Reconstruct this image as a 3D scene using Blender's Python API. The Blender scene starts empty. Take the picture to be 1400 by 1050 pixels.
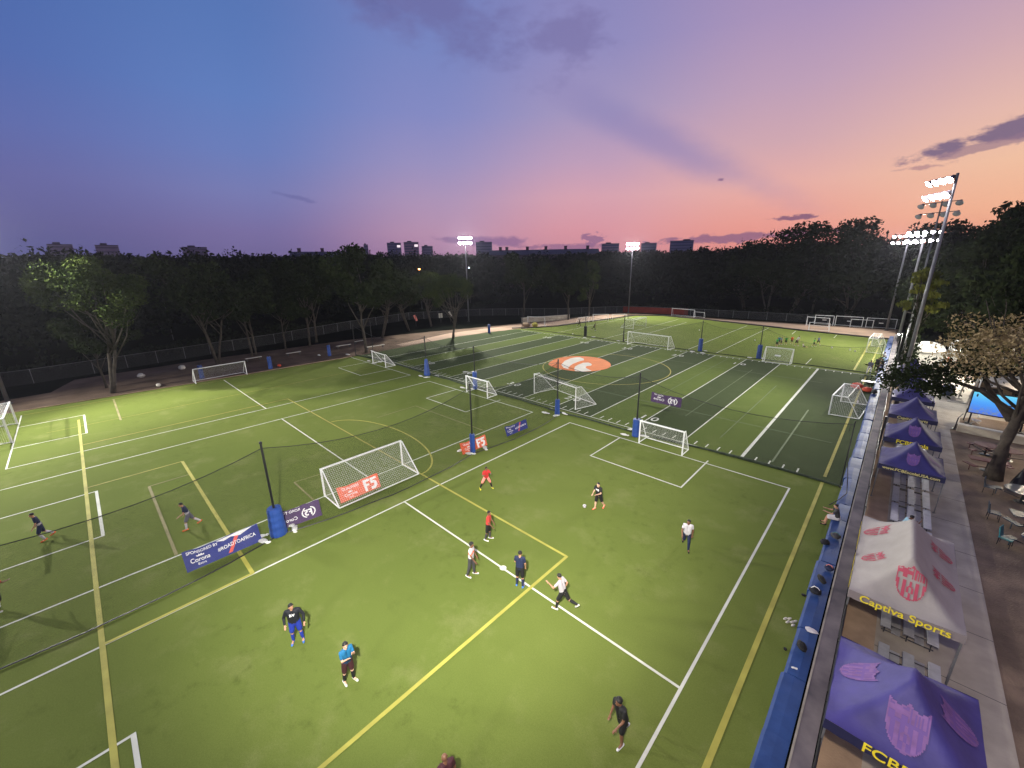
import bpy, math, random
import numpy as np
from mathutils import Vector, Matrix, Euler
R = math.radians
rng = np.random.default_rng(7)
random.seed(7)
scn = bpy.context.scene
COL = scn.collection

# ------------------------------------------------------------------ camera
HEAD, PITCH, ROLL = -0.759987567, 0.285997697, -0.0149998948
FPX, CAMH = 557.794771, 13.5
cp, sp = math.cos(PITCH), math.sin(PITCH)
FWD = Vector((math.sin(HEAD)*cp, math.cos(HEAD)*cp, -sp))
_r = Vector((math.cos(HEAD), -math.sin(HEAD), 0)); _u = _r.cross(FWD)
RT = _r*math.cos(ROLL) + _u*math.sin(ROLL)
UP = -_r*math.sin(ROLL) + _u*math.cos(ROLL)
cam = bpy.data.objects.new('camera', bpy.data.cameras.new('camera'))
COL.objects.link(cam); scn.camera = cam
cam.matrix_world = Matrix(((RT.x, UP.x, -FWD.x, 0), (RT.y, UP.y, -FWD.y, 0), (RT.z, UP.z, -FWD.z, CAMH), (0, 0, 0, 1)))
cam.data.sensor_width = 36; cam.data.lens = FPX/1400*36
cam.data.clip_start = 0.1; cam.data.clip_end = 6000

def ground(px, py, z=0.0):
    """survey helper: a point of the ground (or of height z) in metres"""
    d = FWD + RT*((px-700)/FPX) - UP*((py-525)/FPX)
    t = (z-CAMH)/d.z
    return Vector((d.x*t, d.y*t, z))

# ------------------------------------------------------------------ sky
def lin(c):
    c = c/255.0
    return c/12.92 if c <= 0.04045 else ((c+0.055)/1.055)**2.4
def rgb(*c): return (lin(c[0]), lin(c[1]), lin(c[2]), 1)
def hexc(h): return rgb(int(h[1:3], 16), int(h[3:5], 16), int(h[5:7], 16))

world = bpy.data.worlds.new("World"); scn.world = world; world.use_nodes = True
nt = world.node_tree; N = nt.nodes; L = nt.links; N.clear()
def nd(t, tree=None, **kw):
    n = (tree or nt).nodes.new(t)
    for k, v in kw.items(): setattr(n, k, v)
    return n
def mth(op, a, b=None, c=None, clamp=False, tree=None):
    tree = tree or nt
    n = tree.nodes.new('ShaderNodeMath'); n.operation = op; n.use_clamp = clamp
    for i, v in enumerate((a, b, c)):
        if v is None: continue
        if isinstance(v, (int, float)): n.inputs[i].default_value = v
        else: tree.links.new(v, n.inputs[i])
    return n.outputs[0]
def mixc(f, a, b, tree=None, bt='MIX'):
    tree = tree or nt
    n = tree.nodes.new('ShaderNodeMix'); n.data_type = 'RGBA'; n.blend_type = bt
    for i, v in ((0, f), (6, a), (7, b)):
        if isinstance(v, (int, float)): n.inputs[i].default_value = v
        elif isinstance(v, tuple): n.inputs[i].default_value = v
        else: tree.links.new(v, n.inputs[i])
    return n.outputs[2]
tc = nd('ShaderNodeTexCoord'); sep = nd('ShaderNodeSeparateXYZ')
L.new(tc.outputs['Generated'], sep.inputs[0])
az = mth('MULTIPLY', mth('ARCTAN2', sep.outputs[0], sep.outputs[1]), 180/math.pi)
azr = mth('SUBTRACT', az, math.degrees(HEAD))              # degrees right of the camera heading
azr = mth('SUBTRACT', mth('MODULO', mth('ADD', azr, 540), 360), 180)
el = mth('MULTIPLY', mth('ARCSINE', sep.outputs[2]), 180/math.pi)
ELS = (0, 4, 8, 12, 17, 23, 30, 40)
SKY = [(-130, [(56, 56, 100), (58, 66, 118), (58, 74, 132), (58, 80, 138), (56, 78, 134), (54, 76, 128), (52, 74, 126), (50, 70, 120)]),
 (-50, [(76, 78, 126), (88, 86, 136), (94, 95, 150), (88, 100, 160), (76, 99, 162), (69, 97, 160), (67, 96, 158), (62, 92, 152)]),
 (-30, [(108, 96, 140), (114, 104, 152), (112, 116, 168), (100, 118, 176), (90, 118, 178), (82, 112, 172), (76, 106, 166), (70, 98, 158)]),
 (-10, [(160, 118, 150), (172, 134, 162), (162, 138, 172), (144, 136, 180), (124, 130, 184), (112, 126, 182), (104, 118, 176), (98, 112, 170)]),
 (10, [(198, 132, 144), (206, 142, 152), (203, 153, 166), (180, 149, 176), (154, 142, 180), (136, 132, 180), (128, 126, 176), (120, 118, 170)]),
 (30, [(218, 132, 122), (223, 150, 138), (219, 165, 158), (198, 159, 168), (180, 151, 175), (160, 139, 176), (148, 131, 173), (132, 120, 168)]),
 (50, [(220, 134, 116), (231, 170, 138), (229, 183, 154), (218, 176, 164), (197, 161, 169), (172, 145, 173), (154, 133, 169), (134, 120, 164)]),
 (95, [(235, 145, 108), (235, 170, 135), (228, 180, 160), (208, 165, 168), (174, 145, 172), (146, 126, 165), (130, 115, 160), (115, 105, 150)]),
 (150, [(110, 80, 105), (110, 90, 120), (110, 95, 135), (95, 90, 135), (80, 85, 130), (70, 80, 128), (64, 78, 126), (58, 74, 122)])]
elf = mth('DIVIDE', el, 40, clamp=True)
prev = None
for i, (a, row) in enumerate(SKY):
    cr = nd('ShaderNodeValToRGB'); L.new(elf, cr.inputs[0]); cr.color_ramp.interpolation = 'B_SPLINE' if False else 'EASE'
    cr.color_ramp.interpolation = 'LINEAR'
    e = cr.color_ramp.elements
    while len(e) < len(row): e.new(0.5)
    for k, c in enumerate(row): e[k].position = ELS[k]/40; e[k].color = rgb(*c)
    if prev is None: prev = cr.outputs[0]
    else:
        mr = nd('ShaderNodeMapRange', interpolation_type='SMOOTHSTEP'); L.new(azr, mr.inputs[0])
        mr.inputs[1].default_value = SKY[i-1][0]; mr.inputs[2].default_value = a
        prev = mixc(mr.outputs[0], prev, cr.outputs[0])
# clouds: noise-broken ellipses in azimuth/elevation of the real sky
comb = nd('ShaderNodeCombineXYZ'); L.new(azr, comb.inputs[0]); L.new(mth('MULTIPLY', el, 2.2), comb.inputs[1])
def cloud(a0, e0, ra, re, tilt, colr, scale, dens, thr=0.5, soft=0.25, seed=0):
    global prev
    da = mth('SUBTRACT', azr, a0); de = mth('SUBTRACT', el, e0)
    ct, st = math.cos(R(tilt)), math.sin(R(tilt))
    x = mth('DIVIDE', mth('ADD', mth('MULTIPLY', da, ct), mth('MULTIPLY', de, st)), ra)
    y = mth('DIVIDE', mth('SUBTRACT', mth('MULTIPLY', de, ct), mth('MULTIPLY', da, st)), re)
    d = mth('SQRT', mth('ADD', mth('MULTIPLY', x, x), mth('MULTIPLY', y, y)))
    nz = nd('ShaderNodeTexNoise'); nz.inputs['Scale'].default_value = scale; nz.inputs['Detail'].default_value = 6
    nz.inputs['Roughness'].default_value = 0.62
    mp = nd('ShaderNodeMapping'); mp.inputs['Location'].default_value = (seed*7.3, seed*3.1, seed); L.new(comb.outputs[0], mp.inputs[0]); L.new(mp.outputs[0], nz.inputs['Vector'])
    v = mth('ADD', mth('SUBTRACT', 1.0, d), mth('MULTIPLY', mth('SUBTRACT', nz.outputs[0], 0.5), 2.6))
    mr = nd('ShaderNodeMapRange', interpolation_type='SMOOTHSTEP'); L.new(v, mr.inputs[0])
    mr.inputs[1].default_value = thr-soft; mr.inputs[2].default_value = thr+soft; mr.inputs[4].default_value = dens
    prev = mixc(mr.outputs[0], prev, rgb(*colr))
cloud(20, 12.6, 19, 2.4, -26, (128, 122, 172), 0.02, .55, .3, .55, 1)       # dusky ray fanning out of the sunset
cloud(-8, 26.0, 13, 4.2, -16, (100, 94, 144), .16, .6, .35, .5, 2)
cloud(7.5, 23.8, 5.5, 3.2, 0, (106, 98, 146), .22, .5, .4, .45, 3)
cloud(-19, 27.5, 8, 1.8, -10, (88, 88, 140), .2, .5, .45, .4, 4)
cloud(49.5, 10.3, 9.5, 1.35, 9, (110, 94, 124), .24, .92, .32, .2, 5)
cloud(47, 9.2, 7.5, .5, 7, (140, 112, 130), .4, .7, .35, .2, 15)
cloud(42.6, 8.1, 2.5, .35, 0, (150, 112, 128), .5, .6, .4, .2, 6)
cloud(25.3, 8.9, .6, .26, 0, (120, 90, 125), .8, .8, .4, .3, 7)
cloud(32.8, 4.4, 3.1, .36, 2, (120, 84, 112), .6, .9, .35, .2, 8)
cloud(27, 2.6, 11, .75, 2, (132, 92, 122), .45, .85, .35, .2, 9)
cloud(10.9, 2.9, 2.1, 1.15, 0, (140, 98, 130), .75, .9, .35, .12, 10)
cloud(8, 2.0, 7, .6, 0, (138, 96, 130), .5, .8, .35, .2, 11)
cloud(-3, 2.9, 7, .7, -3, (120, 88, 132), .3, .7, .3, .3, 12)
cloud(-26, 7.8, 3.6, .4, -12, (84, 84, 138), .4, .4, .35, .3, 13)
bg = nd('ShaderNodeBackground'); L.new(prev, bg.inputs[0]); bg.inputs[1].default_value = 1.13
wo = nd('ShaderNodeOutputWorld'); L.new(bg.outputs[0], wo.inputs[0])
scn.view_settings.view_transform = 'Standard'; scn.view_settings.look = 'None'
scn.view_settings.exposure = 0; scn.view_settings.gamma = 1
cy = scn.cycles
cy.use_denoising = True; cy.max_bounces = 4; cy.diffuse_bounces = 2; cy.glossy_bounces = 2; cy.transparent_max_bounces = 24
cy.caustics_reflective = False; cy.caustics_refractive = False; cy.sample_clamp_indirect = 4
cy.use_light_tree = True

# ------------------------------------------------------------------ materials
MATS = {}
def mat(name, col, rough=.7, var=0.0, scale=3.0, bump=0.0, bscale=40., metal=0., emit=None, es=1., spec=.4, col2=None, detail=5, trans=0.):
    if name in MATS: return MATS[name]
    m = bpy.data.materials.new(name); m.use_nodes = True; MATS[name] = m
    t = m.node_tree; b = t.nodes['Principled BSDF']
    if isinstance(col, str): col = hexc(col)
    elif len(col) == 3: col = (*col, 1)
    b.inputs['Base Color'].default_value = col; b.inputs['Roughness'].default_value = rough
    b.inputs['Metallic'].default_value = metal; b.inputs['Specular IOR Level'].default_value = spec
    tcn = t.nodes.new('ShaderNodeTexCoord')
    if var > 0 or col2:
        n = t.nodes.new('ShaderNodeTexNoise'); n.inputs['Scale'].default_value = scale; n.inputs['Detail'].default_value = detail
        t.links.new(tcn.outputs['Object'], n.inputs['Vector'])
        mr = t.nodes.new('ShaderNodeMapRange'); t.links.new(n.outputs[0], mr.inputs[0])
        mr.inputs[1].default_value = .3; mr.inputs[2].default_value = .7
        if isinstance(col2, str): col2 = hexc(col2)
        if col2 is None:
            lo = tuple(c*(1-var) for c in col[:3])+(1,); hi = tuple(min(1, c*(1+var)) for c in col[:3])+(1,)
        else: lo, hi = col, (*col2[:3], 1)
        o = mixc(mr.outputs[0], lo, hi, tree=t); t.links.new(o, b.inputs['Base Color'])
    if bump > 0:
        n = t.nodes.new('ShaderNodeTexNoise'); n.inputs['Scale'].default_value = bscale; n.inputs['Detail'].default_value = 4
        t.links.new(tcn.outputs['Object'], n.inputs['Vector'])
        bp = t.nodes.new('ShaderNodeBump'); bp.inputs['Strength'].default_value = bump; bp.inputs['Distance'].default_value = .05
        t.links.new(n.outputs[0], bp.inputs['Height']); t.links.new(bp.outputs[0], b.inputs['Normal'])
    if emit is not None:
        b.inputs['Emission Color'].default_value = (*emit[:3], 1); b.inputs['Emission Strength'].default_value = es
    if trans > 0 and 'Transmission Weight' in b.inputs: b.inputs['Subsurface Weight'].default_value = 0
    return m

def net_material(name, col, cell, width, extra=0.0):
    m = bpy.data.materials.new(name); m.use_nodes = True; t = m.node_tree; t.nodes.clear(); MATS[name] = m
    uv = t.nodes.new('ShaderNodeUVMap'); s = t.nodes.new('ShaderNodeSeparateXYZ'); t.links.new(uv.outputs[0], s.inputs[0])
    a = mth('LESS_THAN', mth('FRACT', mth('DIVIDE', s.outputs[0], cell, tree=t), tree=t), width/cell, tree=t)
    b = mth('LESS_THAN', mth('FRACT', mth('DIVIDE', s.outputs[1], cell, tree=t), tree=t), width/cell, tree=t)
    f = mth('MAXIMUM', a, b, tree=t)
    if extra: f = mth('MAXIMUM', f, extra, tree=t)
    tr = t.nodes.new('ShaderNodeBsdfTransparent'); df = t.nodes.new('ShaderNodeBsdfDiffuse'); df.inputs[0].default_value = col
    mx = t.nodes.new('ShaderNodeMixShader'); t.links.new(f, mx.inputs[0]); t.links.new(tr.outputs[0], mx.inputs[1]); t.links.new(df.outputs[0], mx.inputs[2])
    o = t.nodes.new('ShaderNodeOutputMaterial'); t.links.new(mx.outputs[0], o.inputs[0])
    return m
net_material('black_net', (.010, .011, .013, 1), .025, .0030)
net_material('white_net', (.75, .75, .75, 1), .12, .0075)
net_material('thin_net', (.010, .011, .013, 1), .025, .0017)
net_material('chain_link', (.07, .07, .075, 1), .07, .011)

def turf_material(name, base, dark, worn):
    m = bpy.data.materials.new(name); m.use_nodes = True; t = m.node_tree; MATS[name] = m
    b = t.nodes['Principled BSDF']; b.inputs['Roughness'].default_value = .85; b.inputs['Specular IOR Level'].default_value = .03
    g = t.nodes.new('ShaderNodeNewGeometry')
    def noise(sc, det=5, ro=.6):
        n = t.nodes.new('ShaderNodeTexNoise'); n.inputs['Scale'].default_value = sc; n.inputs['Detail'].default_value = det; n.inputs['Roughness'].default_value = ro
        t.links.new(g.outputs['Position'], n.inputs['Vector']); return n.outputs[0]
    def rng_(v, a, c, o1=1.0):
        r = t.nodes.new('ShaderNodeMapRange'); r.interpolation_type = 'SMOOTHSTEP'; t.links.new(v, r.inputs[0]); r.inputs[1].default_value = a; r.inputs[2].default_value = c; r.inputs[4].default_value = o1; return r.outputs[0]
    c = mixc(rng_(noise(.07, 3), .25, .75, .8), base, dark, tree=t)
    c = mixc(rng_(noise(.42, 7, .68), .5, .72, .55), c, worn, tree=t)        # scuffed patches
    spots = mth('MULTIPLY', rng_(noise(1.5, 7, .72), .50, .72, .45), mth('MULTIPLY', rng_(noise(.16, 2), .44, .60), 1.0, tree=t), tree=t)
    c = mixc(spots, c, (dark[0]*.55, dark[1]*.55, dark[2]*.55, 1), tree=t)  # dark rubber infill
    s = t.nodes.new('ShaderNodeSeparateXYZ'); t.links.new(g.outputs['Position'], s.inputs[0])
    fine = noise(22, 3, .8)
    c = mixc(rng_(fine, .3, .7, .4), c, (base[0]*.5, base[1]*.55, base[2]*.5, 1), tree=t)
    t.links.new(c, b.inputs['Base Color'])
    bp = t.nodes.new('ShaderNodeBump'); bp.inputs['Strength'].default_value = .5; bp.inputs['Distance'].default_value = .02
    t.links.new(noise(60, 2), bp.inputs['Height']); t.links.new(bp.outputs[0], b.inputs['Normal'])
    return m
turf_material('turf', (.138, .170, .040, 1), (.102, .134, .029, 1), (.195, .206, .078, 1))
turf_material('turf_light', (.108, .142, .036, 1), (.084, .115, .028, 1), (.135, .16, .052, 1))
turf_material('turf_dark', (.060, .079, .034, 1), (.049, .066, .029, 1), (.076, .092, .045, 1))

mat('white_paint', (.50, .51, .44), .8, var=.12, scale=1.2)
mat('yellow_paint', (.31, .29, .05), .8, var=.18, scale=1.2)
mat('faded_yellow', (.28, .25, .05), .85, var=.15, scale=1.0)
mat('faded_brown', (.20, .18, .075), .85, var=.2, scale=1.0)
mat('faded_white', (.11, .14, .07), .85, var=.15, scale=1.0)
mat('orange_paint', (.56, .15, .028), .8, var=.1, scale=.8)
mat('pale_paint', (.55, .52, .44), .8, var=.1, scale=.8)
mat('steel_white', (.72, .72, .72), .45, var=.05)
mat('galvanised', (.15, .15, .16), .5, var=.15, scale=2, metal=.4)
mat('black_metal', (.012, .012, .014), .45)
mat('dark_metal', (.05, .05, .055), .5)
mat('aluminium', (.50, .50, .52), .42, var=.12, scale=5, metal=.5)
mat('blue_vinyl', (.020, .050, .165), .55, spec=.2, var=.18, scale=1.5, bump=.2, bscale=3)
mat('blue_pad', (.018, .052, .22), .42, var=.12, scale=3, bump=.4, bscale=5)
mat('sand_white', (.62, .61, .58), .8, var=.12, scale=6, bump=.5, bscale=9)
mat('dirt', (.105, .075, .055), .95, spec=.05, var=.35, scale=.35, bump=.5, bscale=4, detail=8)
mat('track', (.27, .185, .13), .95, var=.25, scale=.25, bump=.3, bscale=6, detail=8)
mat('earth', (.005, .006, .005), .97, spec=0., var=.4, scale=.15, bump=.4, bscale=2)
mat('mulch', (.19, .135, .09), .95, var=.4, scale=.7, bump=.7, bscale=14, detail=9)
mat('sandy', (.38, .27, .18), .95, var=.2, scale=1.2, bump=.4, bscale=18, detail=8)
mat('concrete', (.38, .335, .27), .85, var=.22, scale=.9, bump=.15, bscale=20, detail=9)
mat('kerb_white', (.50, .47, .40), .8, var=.15, scale=2)
mat('wall_face', (.16, .12, .11), .85, var=.45, scale=.8, detail=8)
mat('wall_top', (.17, .145, .15), .8, col2=(.052, .046, .058), var=.5, scale=.9, detail=8)
mat('bark', (.050, .041, .033), .9, var=.35, scale=2.5, bump=.6, bscale=8)
mat('bark_dark', (.055, .043, .034), .9, var=.35, scale=2.5, bump=.6, bscale=8)
def leaf_mat(name, c1, c2, sc=.6):
    m = mat(name, c1, .95, col2=c2, var=.2, scale=sc, detail=3, spec=.0)
    return m
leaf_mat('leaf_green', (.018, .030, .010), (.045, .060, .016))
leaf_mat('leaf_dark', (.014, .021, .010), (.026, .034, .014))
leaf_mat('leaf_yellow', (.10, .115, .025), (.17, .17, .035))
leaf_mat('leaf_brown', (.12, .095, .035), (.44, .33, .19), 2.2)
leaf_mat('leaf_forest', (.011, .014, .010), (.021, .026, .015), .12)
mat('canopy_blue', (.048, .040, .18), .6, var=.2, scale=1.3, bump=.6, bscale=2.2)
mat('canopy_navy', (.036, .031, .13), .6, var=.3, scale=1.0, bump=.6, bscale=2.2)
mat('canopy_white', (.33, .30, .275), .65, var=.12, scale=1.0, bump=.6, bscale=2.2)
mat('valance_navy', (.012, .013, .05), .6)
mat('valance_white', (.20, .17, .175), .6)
mat('letter_yellow', (.75, .62, .03), .6)
mat('letter_cream', (.62, .55, .22), .6)
mat('crest_red', (.42, .06, .10), .65)
mat('crest_faded', (.175, .085, .25), .65, var=.2, scale=4)
mat('skin_tan', (.40, .21, .13), .55); mat('skin_brown', (.17, .08, .045), .55); mat('skin_pale', (.55, .33, .23), .55)
mat('eye_dark', (.01, .01, .01), .3); mat('hair_black', (.01, .009, .008), .6)
for n_, c_ in dict(black='#141416', ink='#15171f', navy='#18213f', white='#b9b5ba', grey='#a39da2', coral='#b33a34', red='#b52b2b', pink='#e2877c',
                   royal='#1d3190', sky='#155e88', sea='#10355a', charcoal='#3a393c', maroon='#3b1a20', yellow='#d9d62c', lime='#3f9a45', teal='#2a7a86',
                   lightblue='#9fc4d4', orange='#d9622c', steelblue='#5c6b8c', silver='#c9c9c9', fluoro_pink='#e2604a', ltblue='#3a6ab8', slate='#5b5a66').items():
    mat('cloth_'+n_, c_, .75, var=.08, scale=8)
mat('banner_blue', (.018, .028, .19), .5, var=.1, scale=2); mat('banner_orange', (.72, .13, .055), .5, var=.08, scale=2)
mat('banner_purple', (.065, .030, .10), .5, var=.1, scale=2); mat('print_white', (.78, .77, .78), .5); mat('print_red', (.65, .10, .08), .5)
mat('brick_far', (.16, .11, .12), .9, var=.2, scale=.05); mat('glass_far', (.16, .15, .2), .3)
mat('facade_grey', (.30, .28, .36), .9); mat('facade_pink', (.55, .33, .38), .9); mat('roof_dark', (.09, .085, .11), .9)
mat('window_lit', (.8, .7, .7), .4, emit=(1, .85, .85), es=1.1)
mat('wood_red', (.11, .04, .035), .7, var=.2, scale=4); mat('table_grey', (.09, .115, .12), .35, var=.2, scale=4); mat('table_blue', (.03, .045, .065), .4, var=.2, scale=4)
mat('bin_blue', (.03, .045, .09), .5); mat('orange_fabric', (.55, .07, .03), .6, var=.2, scale=8)
mat('teal_plastic', (.03, .16, .18), .4)

# ------------------------------------------------------------------ mesh helpers
class MB:
    def __init__(s): s.v = []; s.f = []; s.m = []; s.uv = {}
    def add(s, vs, fs, mi=0):
        b = len(s.v); s.v += [tuple(v) for v in vs]
        for f in fs: s.f.append(tuple(i+b for i in f)); s.m.append(mi)
    def box(s, c, d, rz=0, mi=0, M=None):
        x, y, z = d[0]/2, d[1]/2, d[2]/2
        vs = [Vector((i*x, j*y, k*z)) for i in (-1, 1) for j in (-1, 1) for k in (-1, 1)]
        if M is None: M = Matrix.Rotation(rz, 3, 'Z')
        vs = [M @ v + Vector(c) for v in vs]
        s.add(vs, [(0, 1, 3, 2), (4, 6, 7, 5), (0, 4, 5, 1), (2, 3, 7, 6), (0, 2, 6, 4), (1, 5, 7, 3)], mi); return s
    def tube(s, a, b, r0, r1=None, n=8, mi=0, caps=True):
        a, b = Vector(a), Vector(b); r1 = r0 if r1 is None else r1
        d = (b-a); 
        if d.length < 1e-6: return s
        q = d.to_track_quat('Z', 'Y').to_matrix()
        vs = []
        for p, r in ((a, r0), (b, r1)):
            for i in range(n):
                t = 2*math.pi*i/n; vs.append(p + q @ Vector((r*math.cos(t), r*math.sin(t), 0)))
        fs = [(i, (i+1) % n, n+(i+1) % n, n+i) for i in range(n)]
        if caps: fs += [tuple(range(n-1, -1, -1)), tuple(range(n, 2*n))]
        s.add(vs, fs, mi); return s
    def path(s, pts, r, n=6, mi=0):
        rr = r if isinstance(r, (list, tuple)) else [r]*len(pts)
        pts = [Vector(p) for p in pts]; vs = []
        for k, p in enumerate(pts):
            d = (pts[min(k+1, len(pts)-1)] - pts[max(k-1, 0)])
            q = d.to_track_quat('Z', 'Y').to_matrix()
            for i in range(n):
                t = 2*math.pi*i/n; vs.append(p + q @ Vector((rr[k]*math.cos(t), rr[k]*math.sin(t), 0)))
        fs = [(k*n+i, k*n+(i+1) % n, (k+1)*n+(i+1) % n, (k+1)*n+i) for k in range(len(pts)-1) for i in range(n)]
        fs += [tuple(range(n-1, -1, -1)), tuple(range((len(pts)-1)*n, len(pts)*n))]
        s.add(vs, fs, mi); return s
    def lathe(s, c, prof, n=16, mi=0):
        vs = []; c = Vector(c)
        for r, z in prof:
            for i in range(n):
                t = 2*math.pi*i/n; vs.append(c+Vector((r*math.cos(t), r*math.sin(t), z)))
        fs = [(k*n+i, k*n+(i+1) % n, (k+1)*n+(i+1) % n, (k+1)*n+i) for k in range(len(prof)-1) for i in range(n)]
        fs += [tuple(range(n-1, -1, -1)), tuple(range((len(prof)-1)*n, len(prof)*n))]
        s.add(vs, fs, mi); return s
    def blob(s, c, rad, n=8, m=6, mi=0, jit=0., M=None):
        c = Vector(c); vs = []; M = M or Matrix.Identity(3)
        for k in range(m+1):
            ph = math.pi*k/m
            for i in range(n):
                t = 2*math.pi*i/n; j = 1+random.uniform(-jit, jit)
                vs.append(c + M @ Vector((rad[0]*j*math.sin(ph)*math.cos(t), rad[1]*j*math.sin(ph)*math.sin(t), rad[2]*j*math.cos(ph))))
        fs = [(k*n+i, (k+1)*n+i, (k+1)*n+(i+1) % n, k*n+(i+1) % n) for k in range(m) for i in range(n)]
        s.add(vs, fs, mi); return s
    def build(s, name, mats, parent=None, smooth=False, loc=None):
        me = bpy.data.meshes.new(name); me.from_pydata(s.v, [], s.f)
        if isinstance(mats, str): mats = [mats]
        for m in mats: me.materials.append(MATS[m])
        if len(mats) > 1: me.polygons.foreach_set('material_index', s.m)
        if smooth: me.polygons.foreach_set('use_smooth', [True]*len(me.polygons))
        me.update()
        return link(name, me, parent, loc)
def link(name, me, parent=None, loc=None):
    o = bpy.data.objects.new(name, me); COL.objects.link(o)
    if parent is not None: o.parent = parent
    if loc is not None: o.location = loc
    return o
def tag(o, label=None, cat=None, group=None, kind=None):
    if label: o['label'] = label
    if cat: o['category'] = cat
    if group: o['group'] = group
    if kind: o['kind'] = kind
    return o
def thing(name, label, cat, loc=(0, 0, 0), rz=0, group=None):
    o = bpy.data.objects.new(name, None); COL.objects.link(o); o.location = loc; o.rotation_euler = (0, 0, rz)
    o.empty_display_size = .3
    return tag(o, label, cat, group)
def dup(src, loc=None, rz=None, scale=None, label=None, group=None):
    def cpy(o, parent):
        c = o.copy(); COL.objects.link(c); c.parent = parent
        for ch in list(o.children): cpy(ch, c)
        return c
    kids = list(src.children)
    r = src.copy(); COL.objects.link(r)
    for ch in kids: cpy(ch, r)
    if loc is not None: r.location = loc
    if rz is not None: r.rotation_euler = (0, 0, rz)
    if scale is not None: r.scale = scale if hasattr(scale, '__len__') else (scale,)*3
    if label: r['label'] = label
    if group: r['group'] = group
    return r
def uvquads(name, quads, m, parent=None):
    """quads: list of (4 points, 4 uv) in metres"""
    me = bpy.data.meshes.new(name); vs = []; fs = []
    for pts, _ in quads: fs.append(tuple(range(len(vs), len(vs)+len(pts)))); vs += [tuple(p) for p in pts]
    me.from_pydata(vs, [], fs); uvl = me.uv_layers.new(name='UVMap'); k = 0
    for pts, uv in quads:
        for q in uv: uvl.data[k].uv = q; k += 1
    me.materials.append(MATS[m]); me.update()
    return link(name, me, parent)

# ------------------------------------------------------------------ ground sheets
def sheet(name, poly, z, m, kind='structure', parent=None):
    b = MB(); b.add([(x, y, z) for x, y in poly], [tuple(range(len(poly)))])
    o = b.build(name, m, parent); tag(o, kind=kind); return o
def rect(x0, y0, x1, y1): return [(x0, y0), (x1, y0), (x1, y1), (x0, y1)]
sheet('ground', rect(-1600, -1300, 1600, 1900), -.06, 'earth')
sheet('dirt_track', [(-66, -40), (-60, -40), (-60, 30), (-61, 60), (-55, 72), (-50, 100), (-44, 104.3), (-20, 99.5), (0.4, 95), (0.4, 111), (-16, 108.6), (-28, 107.5), (-44, 106.5), (-57, 104), (-62, 85), (-66.5, 66), (-72, 50), (-76, 35), (-77, 12), (-76, -2), (-70, -4)], -.02, 'dirt')
sheet('gravel_path', [(-64.5, 38), (-62.5, 38), (-61.8, 58), (-56, 73), (-51.5, 100), (-58, 99), (-60.5, 84), (-64.5, 68), (-67, 52)], -.012, 'track')
sheet('gravel_path', [(-43, 104.6), (-34, 103.4), (-20, 100.2), (0, 96.4), (0, 109), (-16, 107), (-30, 105.5)], -.012, 'track')
turf_poly = [(-62.9, -40), (-62.6, -7), (-61.6, 8), (-60.9, 28.9), (-.5, 29.6), (-.5, -40)]
sheet('turf_field', turf_poly, 0, 'turf')
sheet('football_turf', [(-60.9, 29.6), (-.5, 30.1), (-.5, 64.3), (-60, 64.3), (-62.5, 50)], .0, 'turf_dark')
sheet('far_turf', [(-60, 64.304), (-.5, 64.304), (-.5, 95.2), (-13, 97.3), (-21, 99.6), (-34.4, 103), (-44.9, 104.3), (-50.5, 100.5), (-55, 73), (-59, 66)], 0, 'turf')
sheet('turf_margin', [(-60.9, 28.9), (-60.9, 29.6), (-.5, 30.1), (-.5, 29.6)], .0, 'turf')
YX = [-6.39, -10.57, -14.72, -18.9, -23.05, -27.2, -31.35, -35.5, -39.65, -43.8, -47.95, -52.1, -56.2]
for k in range(0, 12, 2):
    sheet('turf_band', rect(YX[k+1], 30.1, YX[k], 64.3), .004, 'turf_light')
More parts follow.
